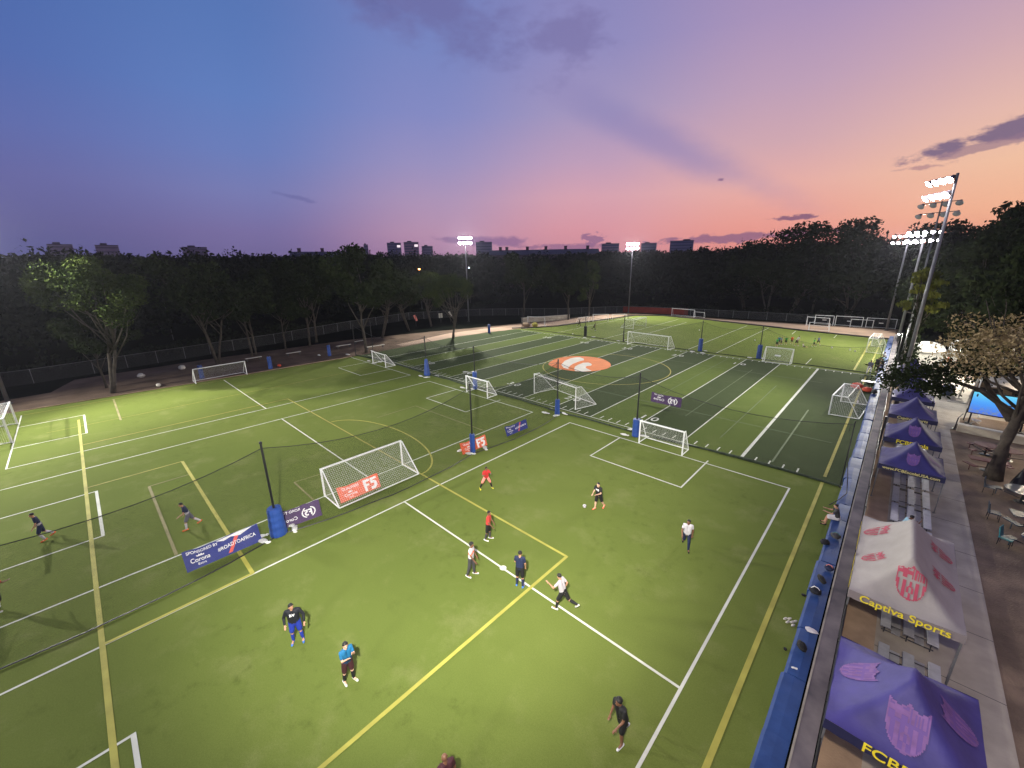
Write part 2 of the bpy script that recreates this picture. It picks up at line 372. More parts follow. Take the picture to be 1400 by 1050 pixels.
# painted lines
def ribbon(mb, pts, w, z=.008):
    for a, b in zip(pts[:-1], pts[1:]):
        a, b = Vector((a[0], a[1], z)), Vector((b[0], b[1], z)); d = (b-a).normalized(); n = Vector((-d.y, d.x, 0))*w/2; e = d*w/2*.0
        mb.add([a-n-e, b-n+e, b+n+e, a+n-e], [(0, 1, 2, 3)])
def lines(name, m, segs, z=.008):
    mb = MB()
    for i, (w, pts) in enumerate(segs): ribbon(mb, pts, w, z+(i % 13)*.0004)
    o = mb.build(name, m); tag(o, kind='structure'); return o
W = .095
white = [
 (.10, [(-3.0, -6), (-3.0, 27.86)]), (W, [(-3, 27.8), (-19.45, 27.8)]), (W, [(-19.45, 27.85), (-19.45, -6)]),
 (W, [(-14.55, 27.8), (-14.55, 23.5)]), (W, [(-14.6, 23.5), (-7.95, 23.5)]), (W, [(-7.95, 23.45), (-7.95, 28.3)]),
 (.095, [(-3.0, 11.0), (-19.5, 11.0)]), (W, [(-14.55, -6), (-14.55, -1.5)]), (.13, [(-14.6, -1.55), (-7.9, -1.55)]), (W, [(-7.95, -1.5), (-7.95, -6)]),
 (W, [(-60.6, -5.8), (-44.3, -5.8)]), (W, [(-44.3, -5.85), (-44.3, 27.7)]), (W, [(-44.25, 27.7), (-60.6, 27.7)]),
 (W, [(-40.05, -12), (-40.05, 27.6)]), (W, [(-40.1, 27.6), (-23.65, 27.65)]), (W, [(-23.65, 27.7), (-23.6, -12)]),
 (W, [(-56, -5.8), (-56, -1.55)]), (.14, [(-56, -1.6), (-49.3, -1.6)]), (W, [(-49.3, -1.55), (-49.3, -5.8)]),
 (W, [(-60.6, 10.95), (-44.3, 10.95)]), (W, [(-40.05, 11), (-23.6, 11)]),
 (W, [(-35.15, -6), (-35.15, -1.55)]), (.14, [(-35.2, -1.55), (-28.55, -1.55)]), (W, [(-28.55, -1.5), (-28.55, -6)]),
 (W, [(-55.5, 27.7), (-55.5, 23.4)]), (W, [(-55.5, 23.4), (-49.1, 23.4)]), (W, [(-49.1, 23.4), (-49.1, 27.7)]),
 (W, [(-34.9, 27.6), (-34.9, 23.5)]), (W, [(-34.9, 23.5), (-28.5, 23.5)]), (W, [(-28.5, 23.5), (-28.5, 28.2)]),
 # football field
 (.21, [(YX[0], 30.2), (YX[0], 64)]), (W, [(-.6, 30.2), (-60, 30.2)]), (W, [(-.6, 64), (-58, 64)]),
 # far field
 (W, [(-23.6, 64.8), (-23.6, 98.8)]), (W, [(-19.35, 65.5), (-19.35, 97.9)]), (W, [(-19.35, 65.6), (-13, 65.6)]), (W, [(-8, 65.7), (-8, 70.2)]),
 (W, [(-14.2, 92), (-14.4, 96.8)]), (W, [(-7.85, 92), (-7.85, 95.8)]), (W, [(-39, 64.8), (-39, 79.5), (-39, 100)]), (W, [(-35.5, 66), (-35.5, 96)]), (W, [(-50, 66), (-50, 98)])]
for x in YX[1:]: white.append((W, [(x, 30.2), (x, 64)]))
for k in range(-1, 12):
    x0 = YX[k] if k >= 0 else YX[0]+4.15
    for j in range(1, 5):
        x = x0 - j*4.15/5
        white.append((.09, [(x, 30.45), (x, 31.15)])); white.append((.09, [(x, 63.3), (x, 63.9)]))
lines('white_field_lines', 'white_paint', white)
arc = [(-28.3+7.0*math.cos(t), 10.8+6*math.sin(t)) for t in np.linspace(R(30), R(155), 30)]
arc = [(-28.6+7.1*math.cos(t), 13.65+3.1*math.sin(t)) for t in np.linspace(0.02, math.pi-.02, 36)]
lines('yellow_field_lines', 'yellow_paint', [
 (.17, [(-1.62, -6), (-1.62, 30)]), (.17, [(-19.5, -2), (-57.5, -2)][:0] or [(-4, -2), (-54.5, -2)]), (.13, [(-21.7, 13.62), (-9.5, 13.62)]), (.14, [(-9.5, 13.66), (-9.5, -6)]),
 (.15, [(-19.5, -2), (-19.5, 3)]), (.17, [(-19.45, 3), (-36.2, 3)]), (.1, [(-36.2, 3), (-36.2, -1.9)]), (.12, arc), (.22, [(-2.95, 66), (-2.75, 92)]), (.17, [(-1.62, 66), (-1.5, 94)])], z=.0145)
circ = [(-27.6+8.3*math.cos(t), 47.2+8.3*math.sin(t)) for t in np.linspace(0, 2*math.pi, 60)]
lines('faded_field_lines', 'faded_yellow', [(.11, [(-21.7, 13.62), (-46, 13.55)]), (.12, circ), (.17, [(-1.62, 30.9), (-1.62, 63)]), (.12, [(-46, 13.55), (-46, -1.9)]),
 (.08, [(-60.6, -7), (-60.3, 27)]), (.06, [(-52, -4), (-52, 27)])], z=.0205)
lines('worn_field_lines', 'faded_brown', [(.14, [(-33.35, .83), (-23.7, .83)]), (.08, [(-33.35, .83), (-33.35, 2.9)]), (.1, [(-26.8, 7.4), (-23.7, 7.4)]), (.07, [(-26.8, 7.4), (-26.6, 9.1)]),
 (.15, [(-60.6, .78), (-51.2, .72)]), (.08, [(-33.6, 21.3), (-23.9, 21.5)]), (.07, [(-33.6, 21.3), (-33.5, 17)])], z=.0262)
lines('faint_field_lines', 'faded_white', [(.12, [(-4.6, 31), (-4.6, 45)]), (.08, [(-2, 37.5), (-30, 37.5)]), (.08, [(-5, 56.5), (-30, 56.5)]), (.06, [(-8.6, 33), (-8.6, 52)]), (.06, [(-12.5, 36), (-12.5, 58)]), (.05, [(-16.8, 40), (-16.8, 63)])], z=.032)
sp_ = MB(); sp_.lathe((-11.2, 11.0, .038), [(.16, 0), (.16, .001)], 16); tag(sp_.build('centre_spot', 'white_paint'), kind='structure')

def text_mesh(name, body, m, size, parent=None, ext=0.0, spacing=1.0, align='CENTER'):
    cu = bpy.data.curves.new(name, 'FONT'); cu.body = body; cu.size = size; cu.align_x = align; cu.align_y = 'CENTER'; cu.extrude = ext; cu.space_character = spacing
    cu.offset = size*.012
    tmp = bpy.data.objects.new('tmp', cu); COL.objects.link(tmp)
    dg = bpy.context.evaluated_depsgraph_get(); me = bpy.data.meshes.new_from_object(tmp.evaluated_get(dg))
    bpy.data.objects.remove(tmp); me.materials.clear(); me.materials.append(MATS[m]); me.name = name
    return link(name, me, parent)
# yard numbers
for x, s in ((-14.72, '1 0'), (-23.05, '2 0'), (-31.35, '3 0'), (-39.65, '4 0'), (-47.95, '3 0')):
    for y, rz in ((33.3, 0), (60.3, 0)):
        o = text_mesh('yard_number', s, 'white_paint', 1.35); o.location = (x, y, .040); tag(o, kind='structure')
# centre emblem
def ell(cx, cy, a, b, n=48): return [(cx+a*math.cos(2*math.pi*i/n), cy+b*math.sin(2*math.pi*i/n)) for i in range(n)]
def smooth_poly(pts, n=5):
    out = []; m = len(pts)
    for i in range(m):
        p0, p1, p2, p3 = [Vector(pts[(i+k-1) % m]) for k in range(4)]
        for j in range(n):
            t = j/n; out.append(tuple(.5*((2*p1)+(-p0+p2)*t+(2*p0-5*p1+4*p2-p3)*t*t+(-p0+3*p1-3*p2+p3)*t**3)))
    return out
sheet('painted_emblem', smooth_poly([(-34.6, 43.9), (-35.6, 47.0), (-34.9, 49.8), (-33.1, 51.1), (-31.0, 51.3), (-29.1, 50.4), (-27.6, 48.8), (-26.95, 47), (-27.2, 45.2), (-28.1, 43.6), (-29.4, 42.8), (-31.1, 42.5), (-33, 42.8)]), .042, 'orange_paint')
sheet('painted_emblem', [(-33.5, 50.0), (-32.6, 49.6), (-31.95, 48.79), (-32.1, 47.9), (-32.02, 47.05), (-31.9, 46), (-31.61, 44.97), (-31.2, 43.9), (-30.65, 43.14), (-31.57, 43.3), (-32.83, 44.5), (-33.83, 46.6), (-34.16, 48.54), (-34, 49.4)], .046, 'pale_paint')
sheet('painted_emblem', [(-30.71, 47.97), (-30.1, 47.7), (-29.55, 47.09), (-29.45, 46.6), (-29.71, 46.1), (-29.55, 45.5), (-29.05, 45.0), (-27.79, 44.3), (-28.4, 43.3), (-29.39, 42.85), (-30.23, 43.86), (-30.75, 44.8), (-31.02, 45.86), (-31.16, 47.34)], .046, 'pale_paint')

# ground on the spectator side
sheet('mulch_ground', rect(.6, -30, 40, 58), -.012, 'mulch')
sheet('sandy_strip', rect(.62, -30, 1.52, 60), .004, 'sandy')
sheet('walkway', [(1.52, -30), (4.68, -30), (4.68, 47), (5.6, 50.5), (12, 50.5), (12, 62), (7.5, 62), (7.5, 90), (1.52, 90)], .006, 'concrete')
jm = MB()
for y in np.arange(-4, 60, 3.05): jm.box((3.1, y, .0085), (3.15, .022, .003))
tag(jm.build('walkway_joints', 'dark_metal'), kind='structure')

# ------------------------------------------------------------------ padded ledge, low wall and fence along the touchline
led = thing('padded_ledge', 'long blue vinyl padded ledge running along the touchline under the low wall', 'ledge', (0, 0, 0))
y = -8.0; k = 0
while y < 96:
    ln = 1.9 if y > 22 else 2.4
    k += 1
    b = MB(); wob = random.uniform(-.05, .05); x0 = -.66+wob
    zt = .42+random.uniform(-.03, .03)
    n = 6; prof = [(x0, 0), (x0-.01, zt*.8), (x0+.08, zt), (x0+.36, zt+.03+random.uniform(-.02, .03)), (-.04, zt+.02), (-.04, 0)]
    vs = []; 
    for j in range(4):
        yy = y+.012+(ln-.024)*j/3; ed = .03 if j in (0, 3) else 0
        for (px_, pz_) in prof: vs.append((px_, yy, max(0, pz_-ed*(pz_ > .1))))
    fs = [(j*n+i, j*n+(i+1) % n, (j+1)*n+(i+1) % n, (j+1)*n+i) for j in range(3) for i in range(n)] + [tuple(range(n-1, -1, -1)), tuple(range(3*n, 4*n))]
    b.add(vs, fs); o = b.build('pad', 'blue_vinyl', led, smooth=False)
    y += ln
wl = thing('low_wall', 'long low weathered concrete wall with dark stained top beside the blue ledge', 'wall', (0, 0, 0))
b = MB(); b.box((.26, 43, .45), (.34, 106, .9)); b.build('wall_body', 'wall_face', wl)
b = MB(); b.box((.27, 43, .93), (.42, 106, .06)); b.build('coping', 'wall_top', wl)
mat('edge_cream', (.26, .235, .20), .85, var=.4, scale=1.5)
b = MB(); b.box((.035, 43, .945), (.05, 106, .05)); b.build('edge_strip', 'edge_cream', wl)
fn = thing('mesh_fence', 'black mesh fence standing behind the low wall along the tents', 'fence', (.52, 0, 0))
pm = None
for i, y in enumerate(np.arange(-6, 97, 2.6)):
    if pm is None:
        b = MB(); b.tube((0, 0, 0), (0, 0, 1.5), .035, n=8); b.lathe((0, 0, 1.5), [(.045, 0), (.03, .03), (0.005, .05)], 8); pm = b.build('fence_post', 'black_metal', fn, loc=(0, y, 0))
    else:
        c = pm.copy(); COL.objects.link(c); c.location = (0, y, 0)
b = MB(); b.tube((0, -9, 1.48), (0, 96, 1.48), .025, n=6); b.tube((0, -9, .98), (0, 96, .98), .018, n=6); b.build('top_rail', 'black_metal', fn)
uvquads('mesh_panel', [([(0.03, y, .05), (0.03, y+5, .05), (0.03, y+5, 1.46), (0.03, y, 1.46)], [(y, 0), (y+5, 0), (y+5, 1.4), (y, 1.4)]) for y in np.arange(-9, 95, 5)], 'black_net', fn)
# black wind-screen posts taller than the fence
for i, (y, h, lab) in enumerate(((38.3, 2.6, 'tall black square post of the mesh fence beside the second navy tent'), (57.5, 2.6, 'tall black post of the fence in front of the farthest navy tents'), (20.9, 1.9, 'short black post on the fence at the near left corner of the white tent'))):
    p_ = thing('fence_end_post', lab, 'post', (.62, y, 0)); b = MB(); b.box((0, 0, h/2), (.12, .12, h)); b.build('post_shaft', 'black_metal', p_)
    b = MB(); b.box((0, 0, h+.015), (.15, .15, .03)); b.build('post_cap', 'dark_metal', p_)

# ------------------------------------------------------------------ net posts
def net_post(x, y, h, label, pad=None, sand=(), group='padded net posts', r=.06, padmat='blue_pad', lean=0):
    t = thing('net_post', label, 'post', (x, y, 0), 0, group)
    b = MB(); b.tube((0, 0, 0), (lean*.1, 0, h), r, r*.9, n=10); b.build('pole', 'black_metal', t)
    b = MB(); b.lathe((lean*.1, 0, h), [(r*1.25, 0), (r*1.25, .06), (r*.6, .1)], 10); b.tube((lean*.1-.18, 0, h-.25), (lean*.1, 0, h-.02), .012, n=5); b.tube((lean*.1-.18, 0, h-.25), (lean*.1-.18, 0, h-.6), .012, n=5); b.build('pulley_cap', 'black_metal', t)
    if pad:
        pr, pt, ph = pad; b = MB(); pf = []
        for j in range(9): 
            z = .03+ph*j/8; rr = pr+(pt-pr)*j/8 + (.012 if j % 2 else -.008); pf.append((rr, z))
        pf.append((pt*.8, ph+.035)); b.lathe((0, 0, 0), pf, 14); b.build('pad', padmat, t, smooth=False)
    return t
def sandbag_mesh():
    b = MB(); b.blob((0, 0, .07), (.30, .15, .075), 12, 8, jit=.07); b.blob((.33, .02, .05), (.09, .12, .035), 8, 5, jit=.2); return b
SB = None
def sandbag(x, y, rz, label, s=1.0):
    global SB
    if SB is None:
        b = sandbag_mesh(); SB = b.build('sandbag', 'sand_white', smooth=True); o = SB
    else:
        o = SB.copy(); COL.objects.link(o)
    o.location = (x, y, 0); o.rotation_euler = (0, 0, rz); o.scale = (s*random.uniform(.9, 1.15), s*random.uniform(.85, 1.1), s)
    tag(o, label, 'sandbag', 'white sandbags weighing down the posts and goals'); return o
PN = [
 (-21.75, 4.85, 5.2, 'net post with the largest blue pad, between the blue banner and the purple one', (.42, .33, 1.55)),
 (-21.35, 18.1, 5.3, 'net post with blue pad standing right in front of a small orange banner', (.2, .19, 1.5)),
 (-21.45, 28.6, 5.2, 'net post with blue pad where two nets meet, beside the tilted mesh goal', (.24, .21, 1.5)),
 (-13.75, 28.9, 5.2, 'net post with blue pad at the left end of the nearest small white goal', (.31, .29, 1.45)),
 (-42.6, 29.1, 5.0, 'black net post with blue cone-shaped pad behind the far corner of the left pitch', (.42, .18, 2.1)),
 (-33.4, 29.1, 4.9, 'net post with blue pad behind a small goal on the left pitch end line', (.26, .24, 2.0)),
 (-13.6, 65.6, 4.6, 'far net post with blue pad, left of the small goal before the children', (.33, .3, 1.95)),
 (-21.7, 65.5, 4.7, 'far net post with blue pad, standing just right of the long far goal', (.33, .3, 1.95)),
 (-34.7, 65.2, 4.7, 'black net post with a narrow black sleeve left of the long far goal', (.12, .1, 2.0)),
 (-43.3, 66.2, 4.3, 'black net post with dark padding on the far cross net above the orange emblem', (.3, .3, 1.9))]
for x, y, h, lab, pad in PN:
    net_post(x, y, h, lab, pad, padmat='black_metal' if pad[0] == .12 or x == -43.3 else 'blue_pad')
net_post(-61.4, 28.9, 4.9, 'bare black net post left of the small far left goal', None, group='bare net posts'); net_post(-63.6, 33, 4.9, 'bare black pole on the dirt just beyond the small far left goal', None, group='bare net posts')
net_post(-62.3, 49.5, 4.6, 'bare black pole at the edge of the striped field under the lamp pole', None, group='bare net posts')
net_post(-59.4, 66.0, 4.4, 'bare black pole with a dark box near the far gravel beside a goal', None, group='bare net posts')
net_post(-21.9, -8.6, 5.2, 'bare black post carrying the near left end of the side net', None, group='bare net posts')
net_post(-.75, 29.9, 4.3, 'thin black post at the blue ledge where the cross net ends', None, r=.03, group='bare net posts')
net_post(-.75, 65.5, 3.6, 'thin black post at the ledge where the far cross net ends', None, r=.03, group='bare net posts')
for x, y, lab in ((-62.3, 16.9, 'blue padded stub post on the dirt edge right of the left pitch goal'), (-64.3, 26, 'blue padded stub post on the dirt edge behind the far corner'), (-63.6, 9.3, 'blue padded stub post behind the left post of the far side goal'), (-60.6, 57.2, 'blue padded stub post on the gravel beside the striped field')):
    net_post(x, y, 1.9, lab, (.26, .26, 1.7), group='blue padded stub posts')

# ------------------------------------------------------------------ nets
def hang_net(name, label, tops, bots, sag, bulge, roll=0.0, rollm='black_net'):
    t = thing(name, label, 'net', (0, 0, 0), 0, None)
    q = []; rope = MB(); hem = MB(); d0 = 0
    for (A, B), (a, b_) in zip(zip(tops[:-1], tops[1:]), zip(bots[:-1], bots[1:])):
        A, B, a, b_ = map(Vector, (A, B, a, b_)); Ln = (B-A).length; n = max(6, int(Ln/1.2)); tp = []; bt = []
        for i in range(n+1):
            s = i/n; k = 4*s*(1-s); P = A.lerp(B, s); P.z -= sag*k*(Ln/13); Q = a.lerp(b_, s); Q = Q+Vector(bulge)*k*(Ln/13); Q.z = .03
            tp.append(P); bt.append(Q)
        for i in range(n):
            u0, u1 = d0+Ln*i/n, d0+Ln*(i+1)/n; rows = 3
            for j in range(rows):
                f0, f1 = j/rows, (j+1)/rows
                def at(P, Q, f, kk): 
                    v = P.lerp(Q, f); return v
                q.append(([at(tp[i], bt[i], f1, 0), at(tp[i+1], bt[i+1], f1, 0), at(tp[i+1], bt[i+1], f0, 0), at(tp[i], bt[i], f0, 0)],
                          [(u0, 5*(1-f1)), (u1, 5*(1-f1)), (u1, 5*(1-f0)), (u0, 5*(1-f0))]))
        rope.path(tp, .018, 5)
        pts = []
        for p in bt: pts.append(p+Vector((random.uniform(-.05, .05), random.uniform(-.05, .05), .02)))
        hem.path(pts, [(.03+roll*random.uniform(.5, 1.2)) for _ in pts], 6)
        d0 += Ln
    uvquads('netting', q, 'black_net' if name == 'side_net' else 'thin_net', t); rope.build('top_rope', 'black_metal', t); hem.build('hem', 'black_metal' if roll < .02 else 'net_roll', t)
    return t
mat('net_roll', (.028, .04, .022), .95, var=.5, scale=4, bump=.5, bscale=10)
hang_net('side_net', 'black barrier net hanging from a rope along the near left pitch, behind the sponsor banners', [(-21.9, -8.6, 5.1), (-21.73, 4.85, 4.95), (-21.35, 18.1, 5.1), (-21.45, 28.6, 5.0)],
         [(-21.4, -8.6, 0), (-21.55, 4.85, 0), (-21.2, 18.1, 0), (-21.3, 28.6, 0)], .95, (.75, 0, 0))
hang_net('cross_net', 'black barrier net across the middle, between the near pitch and the striped field', [(-61.4, 28.9, 4.8), (-42.6, 29.1, 4.9), (-33.4, 29.1, 4.8), (-21.45, 28.6, 5.0), (-13.75, 28.9, 5.0), (-.75, 29.9, 4.2)],
         [(-61.4, 29, 0), (-42.6, 29.3, 0), (-33.4, 29.2, 0), (-21.45, 29.2, 0), (-13.75, 29.4, 0), (-.75, 30.1, 0)], .9, (0, .35, 0), roll=.075)
hang_net('cross_net', 'black barrier net across the far side of the striped field', [(-59.4, 66, 4.3), (-43.3, 66.2, 4.2), (-34.7, 65.2, 4.6), (-21.7, 65.5, 4.6), (-13.6, 65.6, 4.5), (-.75, 65.5, 3.5)],
         [(-59.4, 65.6, 0), (-43.3, 65.6, 0), (-34.7, 65.0, 0), (-21.7, 65.2, 0), (-13.6, 65.2, 0), (-.75, 65.0, 0)], 1.2, (0, .25, 0), roll=.02)
cw = MB(); cw.path([(-.75, 29.9, 4.2), (-.72, 29.8, 2.2), (-.5, 29.4, 1.1), (-.35, 28.2, .55), (-.6, 27.2, .5), (-.95, 26.9, .15)], .022, 5)
tag(cw.build('loose_cable', 'black_metal', smooth=True), 'loose black cable hanging from the end of the cross net onto the blue ledge', 'cable')
# sandbags at post feet
for px, py, rz, lab in ((360, 741, 0.4, 'white sandbag lying flat on the turf left of the largest blue post pad'), (403, 724, -.3, 'white sandbag right of the largest blue post pad, below the purple banner'), (398, 719, .3, 'grey-white sandbag tucked behind the largest blue post pad'),
     (356, 735, 1.3, 'slumped white sandbag nearest the blue sponsor banner end'), (629, 617, 1.6, 'white sandbag at the left end of the orange banner behind the post'), (642, 621, .6, 'white sandbag at the foot of the post before the orange banner'), (663, 613, -.5, 'white sandbag at the right end of the orange banner before the post'),
     (745, 565, .2, 'white sandbag left of the corner post where the nets meet'), (760, 569, 1.2, 'white sandbag in front of the corner post where the nets meet'), (771, 566, -.2, 'white sandbag right of the corner post where the nets meet'), (753, 560, 0, 'white sandbag behind the corner post where the nets meet'),
     (853, 595, .2, 'white sandbag on the white line left of the small goal post pad'), (861, 588, 1.1, 'upright white sandbag against the blue pad left of the small goal'), (880, 597, .4, 'white sandbag just inside the small goal beside its left post'),
     (575, 514.5, .1, 'white sandbag left of the cone-shaped blue pad'), (583, 516.5, 1, 'white sandbag in front of the cone-shaped blue pad'), (596, 514.5, .5, 'white sandbag right of the cone-shaped blue pad'),
     (632, 530.5, .2, 'white sandbag left of the far small goal near the blue pad'), (646, 532, .6, 'white sandbag inside the small goal beside the blue pad'),
     (504, 494, .2, 'white sandbag left of the small far left goal'), (511, 497, .9, 'white sandbag at the left post of the small far left goal'), (519, 495, .1, 'white sandbag behind the small far left goal'),
     (946, 481, .3, 'white sandbag left of the blue post right of the long far goal'), (960, 483, .2, 'white sandbag in front of the blue post right of the long far goal'), (964, 480, -.3, 'white sandbag right of the blue post right of the long far goal'),
     (1025, 489.5, .3, 'white sandbag left of the blue post before the children'), (1042, 490.5, .7, 'white sandbag between the blue post and the goal before the children'),
     (799, 462, .2, 'white sandbag left of the dark padded far post'), (811, 461, .6, 'white sandbag right of the dark padded far post'), (845, 466.5, .2, 'white sandbag left of the thin black far post'), (857, 468, .1, 'white sandbag right of the thin black far post'),
     (436, 486, .2, 'white sandbag on the dirt edge beside the bare black post'), (475, 485, .4, 'white sandbag at the foot of a bare black pole on the left sideline'), (508, 480, .1, 'dark-lying white sandbag by the far bare black poles')):
    g = ground(px, py); sandbag(g.x, g.y, rz, lab)
for px, py, rz, lab, s in ((193, 515, .3, 'pale stone block lying on the dirt left of the side goal', 1.5), (249, 504, .2, 'pale stone block on the dirt above the side goal', 1.7), (217, 528, .1, 'low pale stone at the turf edge below the left trees', 1.0)):
    g = ground(px, py); b = MB(); b.blob((0, 0, .15), (.42*s, .25*s, .2*s), 9, 6, jit=.12); o = b.build('stone', 'kerb_white', loc=(g.x, g.y, 0)); o.rotation_euler = (0, 0, rz); tag(o, lab, 'stone')

# ------------------------------------------------------------------ goals
def goal(p1, p2, h, label, back, dt=.15, r=.05, netted=True, name='football_goal', group='white football goals', m='steel_white', label_card=False):
    """p1,p2 mouth post feet; back: depth vector to the rear base bar; dt: top depth fraction"""
    p1, p2 = Vector((*p1, 0)), Vector((*p2, 0)); o0 = (p1+p2)/2; a, b_ = p1-o0, p2-o0; bk = Vector((*back, 0)); Z = Vector((0, 0, h)); e = Vector((0, 0, r))
    t = thing(name, label, 'goal', o0, 0, group)
    for q in (a, b_): b = MB(); b.tube(q, q+Z, r, n=8); b.build('post', m, t)
    b = MB(); b.tube(a+Z-(b_-a).normalized()*r, b_+Z+(b_-a).normalized()*r, r, n=8); b.build('crossbar', m, t)
    s = .62*r
    b = MB()
    for q in (a, b_):
        b.tube(q+e, q+bk+e, s, n=6); b.tube(q+Z, q+Z+bk*dt, s, n=6); b.tube(q+Z+bk*dt, q+bk+e, s, n=6)
    b.tube(a+bk+e, b_+bk+e, s, n=6)
    if dt > .3: b.tube(a+Z+bk*dt, b_+Z+bk*dt, s*.6, n=6)
    b.build('rear_frame', m, t)
    if netted:
        Wd = (b_-a).length; D = bk.length; zt = Vector((0, 0, h-.02)); sl = ((bk*(1-dt)).length**2+h*h)**.5
        c1, c2 = a+bk*dt, b_+bk*dt
        q = [([a+zt, b_+zt, c2+zt, c1+zt], [(0, 0), (Wd, 0), (Wd, D*dt), (0, D*dt)])]
        n = 5
        for i in range(n):
            for j in range(4):
                def P(s_, f): 
                    v = (c1+zt).lerp(a+bk+e, f).lerp((c2+zt).lerp(b_+bk+e, f), s_); v += bk.normalized()*(-.12*math.sin(math.pi*f)*math.sin(math.pi*s_)); return v
                q.append(([P(i/n, (j+1)/4), P((i+1)/n, (j+1)/4), P((i+1)/n, j/4), P(i/n, j/4)], [(Wd*i/n, sl*(j+1)/4), (Wd*(i+1)/n, sl*(j+1)/4), (Wd*(i+1)/n, sl*j/4), (Wd*i/n, sl*j/4)]))
        for k_ in (a, b_): q.append(([k_+e, k_+bk+e, k_+bk*dt+zt, k_+zt], [(0, 0), (D, 0), (D*dt, h), (0, h)]))
        uvquads('goal_net', q, 'white_net', t)
    if label_card:
        m0 = (a+b_)/2+bk*(dt+(1-dt)*.5); d = (b_-a).normalized(); b = MB(); up_ = (Vector((0, 0, h)) - bk*(1-dt)).normalized()
        c = m0+Vector((0, 0, h*.5))-bk.normalized()*.06; b.add([c-d*.35-up_*.1, c+d*.35-up_*.1, c+d*.35+up_*.1, c-d*.35+up_*.1], [(0, 1, 2, 3)]); b.add([c-d*.35-up_*.1-bk.normalized()*.01, c+d*.35-up_*.1-bk.normalized()*.01, c+d*.35+up_*.1-bk.normalized()*.01, c-d*.35+up_*.1-bk.normalized()*.01], [(3, 2, 1, 0)]); b.build('name_plate', 'print_white', t)
    return t
goal((-23.6, 8.05), (-23.6, 13.5), 1.85, 'large white netted goal with the orange banner inside it, by the side net', (2.0, .0), .12, .06)
goal((-12.95, 27.85), (-9.62, 27.85), 1.85, 'small white netted goal on the near pitch end line beside a blue padded post', (0, 1.25), .2, .055, label_card=False)
goal((-61.1, 8.2), (-61.3, 13.75), 1.8, 'wide white goal on the far left sideline in front of the trees', (-1.6, 0), .1, .05)
goal((-54.15, 27.9), (-50.4, 27.75), 1.8, 'small white goal in the far left pitch corner beside bare black poles', (0, 1.5), .12, .055, label_card=True)
goal((-33.3, 27.75), (-29.9, 27.7), 1.85, 'small white goal on the left pitch end line with a blue pad behind it', (0, 1.4), .15, .06)
goal((-27.3, 32.2), (-21.0, 30.85), 2.2, 'tilted white mesh goal standing on the striped field behind the corner post', (.7, 2.6), .25, .04)
goal((-33.2, 63.9), (-25.9, 63.3), 2.15, 'long white goal on the far cross net between two black posts', (.3, 2.1), .3, .05)
goal((-40.25, 79.6), (-40.1, 85.0), 1.9, 'white netted goal turned sideways on the far field, seen beyond the thin black post', (-3.0, 0), .5, .05)
goal((-12.7, 64.9), (-9.5, 65.1), 1.95, 'small white goal on the far cross net in front of the group of children', (-.05, -1.1), .15, .055, label_card=True)
goal((-3.05, 44.8), (-2.7, 49.9), 1.85, 'white netted goal near the blue ledge with red bags beyond it', (2.1, .2), .5, .05, label_card=True)
goal((-2.7, 80.2), (-2.45, 86.6), 2.1, 'farthest white netted goal on the right, close to the blue ledge', (1.9, 0), .5, .05)
goal((-43.6, 107), (-37.6, 106.2), 1.8, 'wide white goal stored behind the far gravel near the red screen', (0, 1.0), .3, .05, label_card=False, netted=False)
goal((-37.9, 106.9), (-35.3, 106.6), 1.3, 'little white goal stored right of the wide one near the red screen', (0, .8), .3, .04, netted=False)
goal((-13.2, 109.3), (-10.0, 109.5), 2.0, 'stored goal at the back of the left cluster by the far fence', (0, .9), .3, .05, label_card=True, netted=False)
goal((-14.2, 106.4), (-10.3, 105.8), 1.85, 'stored goal in the middle of the left cluster by the far fence', (0, .9), .3, .05, netted=False)
goal((-12.7, 99.0), (-9.5, 99.3), 1.6, 'low goal at the far turf edge in front of the stored goals', (0, .9), .3, .05, netted=False)
goal((-9.7, 110.0), (-5.3, 110.2), 2.0, 'wide stored goal left of centre against the far fence', (0, .9), .25, .05, label_card=True, netted=False)
goal((-7.1, 109.2), (-3.6, 109.4), 1.6, 'small stored goal overlapping two wide ones at the far fence', (0, .8), .25, .045, netted=False)
goal((-4.7, 110.2), (-.2, 110.6), 1.95, 'wide stored goal at the right end of the far fence by the lamp pole', (0, .9), .25, .05, label_card=True, netted=False)
goal((-61.0, 69.6), (-57.2, 70.9), 2.1, 'grey goal on the far left gravel beyond the cross net', (-.6, 1.4), .25, .045, netted=False)
goal((-53.2, 84.5), (-50.6, 87.0), 1.7, 'small goal at the far left corner of the far field', (-1, .6), .25, .045, netted=False); goal((-51.2, 90), (-48.6, 92.3), 1.3, 'little goal right of the small far left corner goal', (-1, .6), .25, .04, netted=False)
goal((-54.0, 80.0), (-53.4, 83.0), 1.3, 'low bent goal at the edge of the far left gravel', (-1.2, .2), .4, .04)
goal((-57.4, -5.9), (-51.2, -5.9), 2.1, 'white netted goal cut off by the left edge of the picture', (0, -1.8), .5, .07)

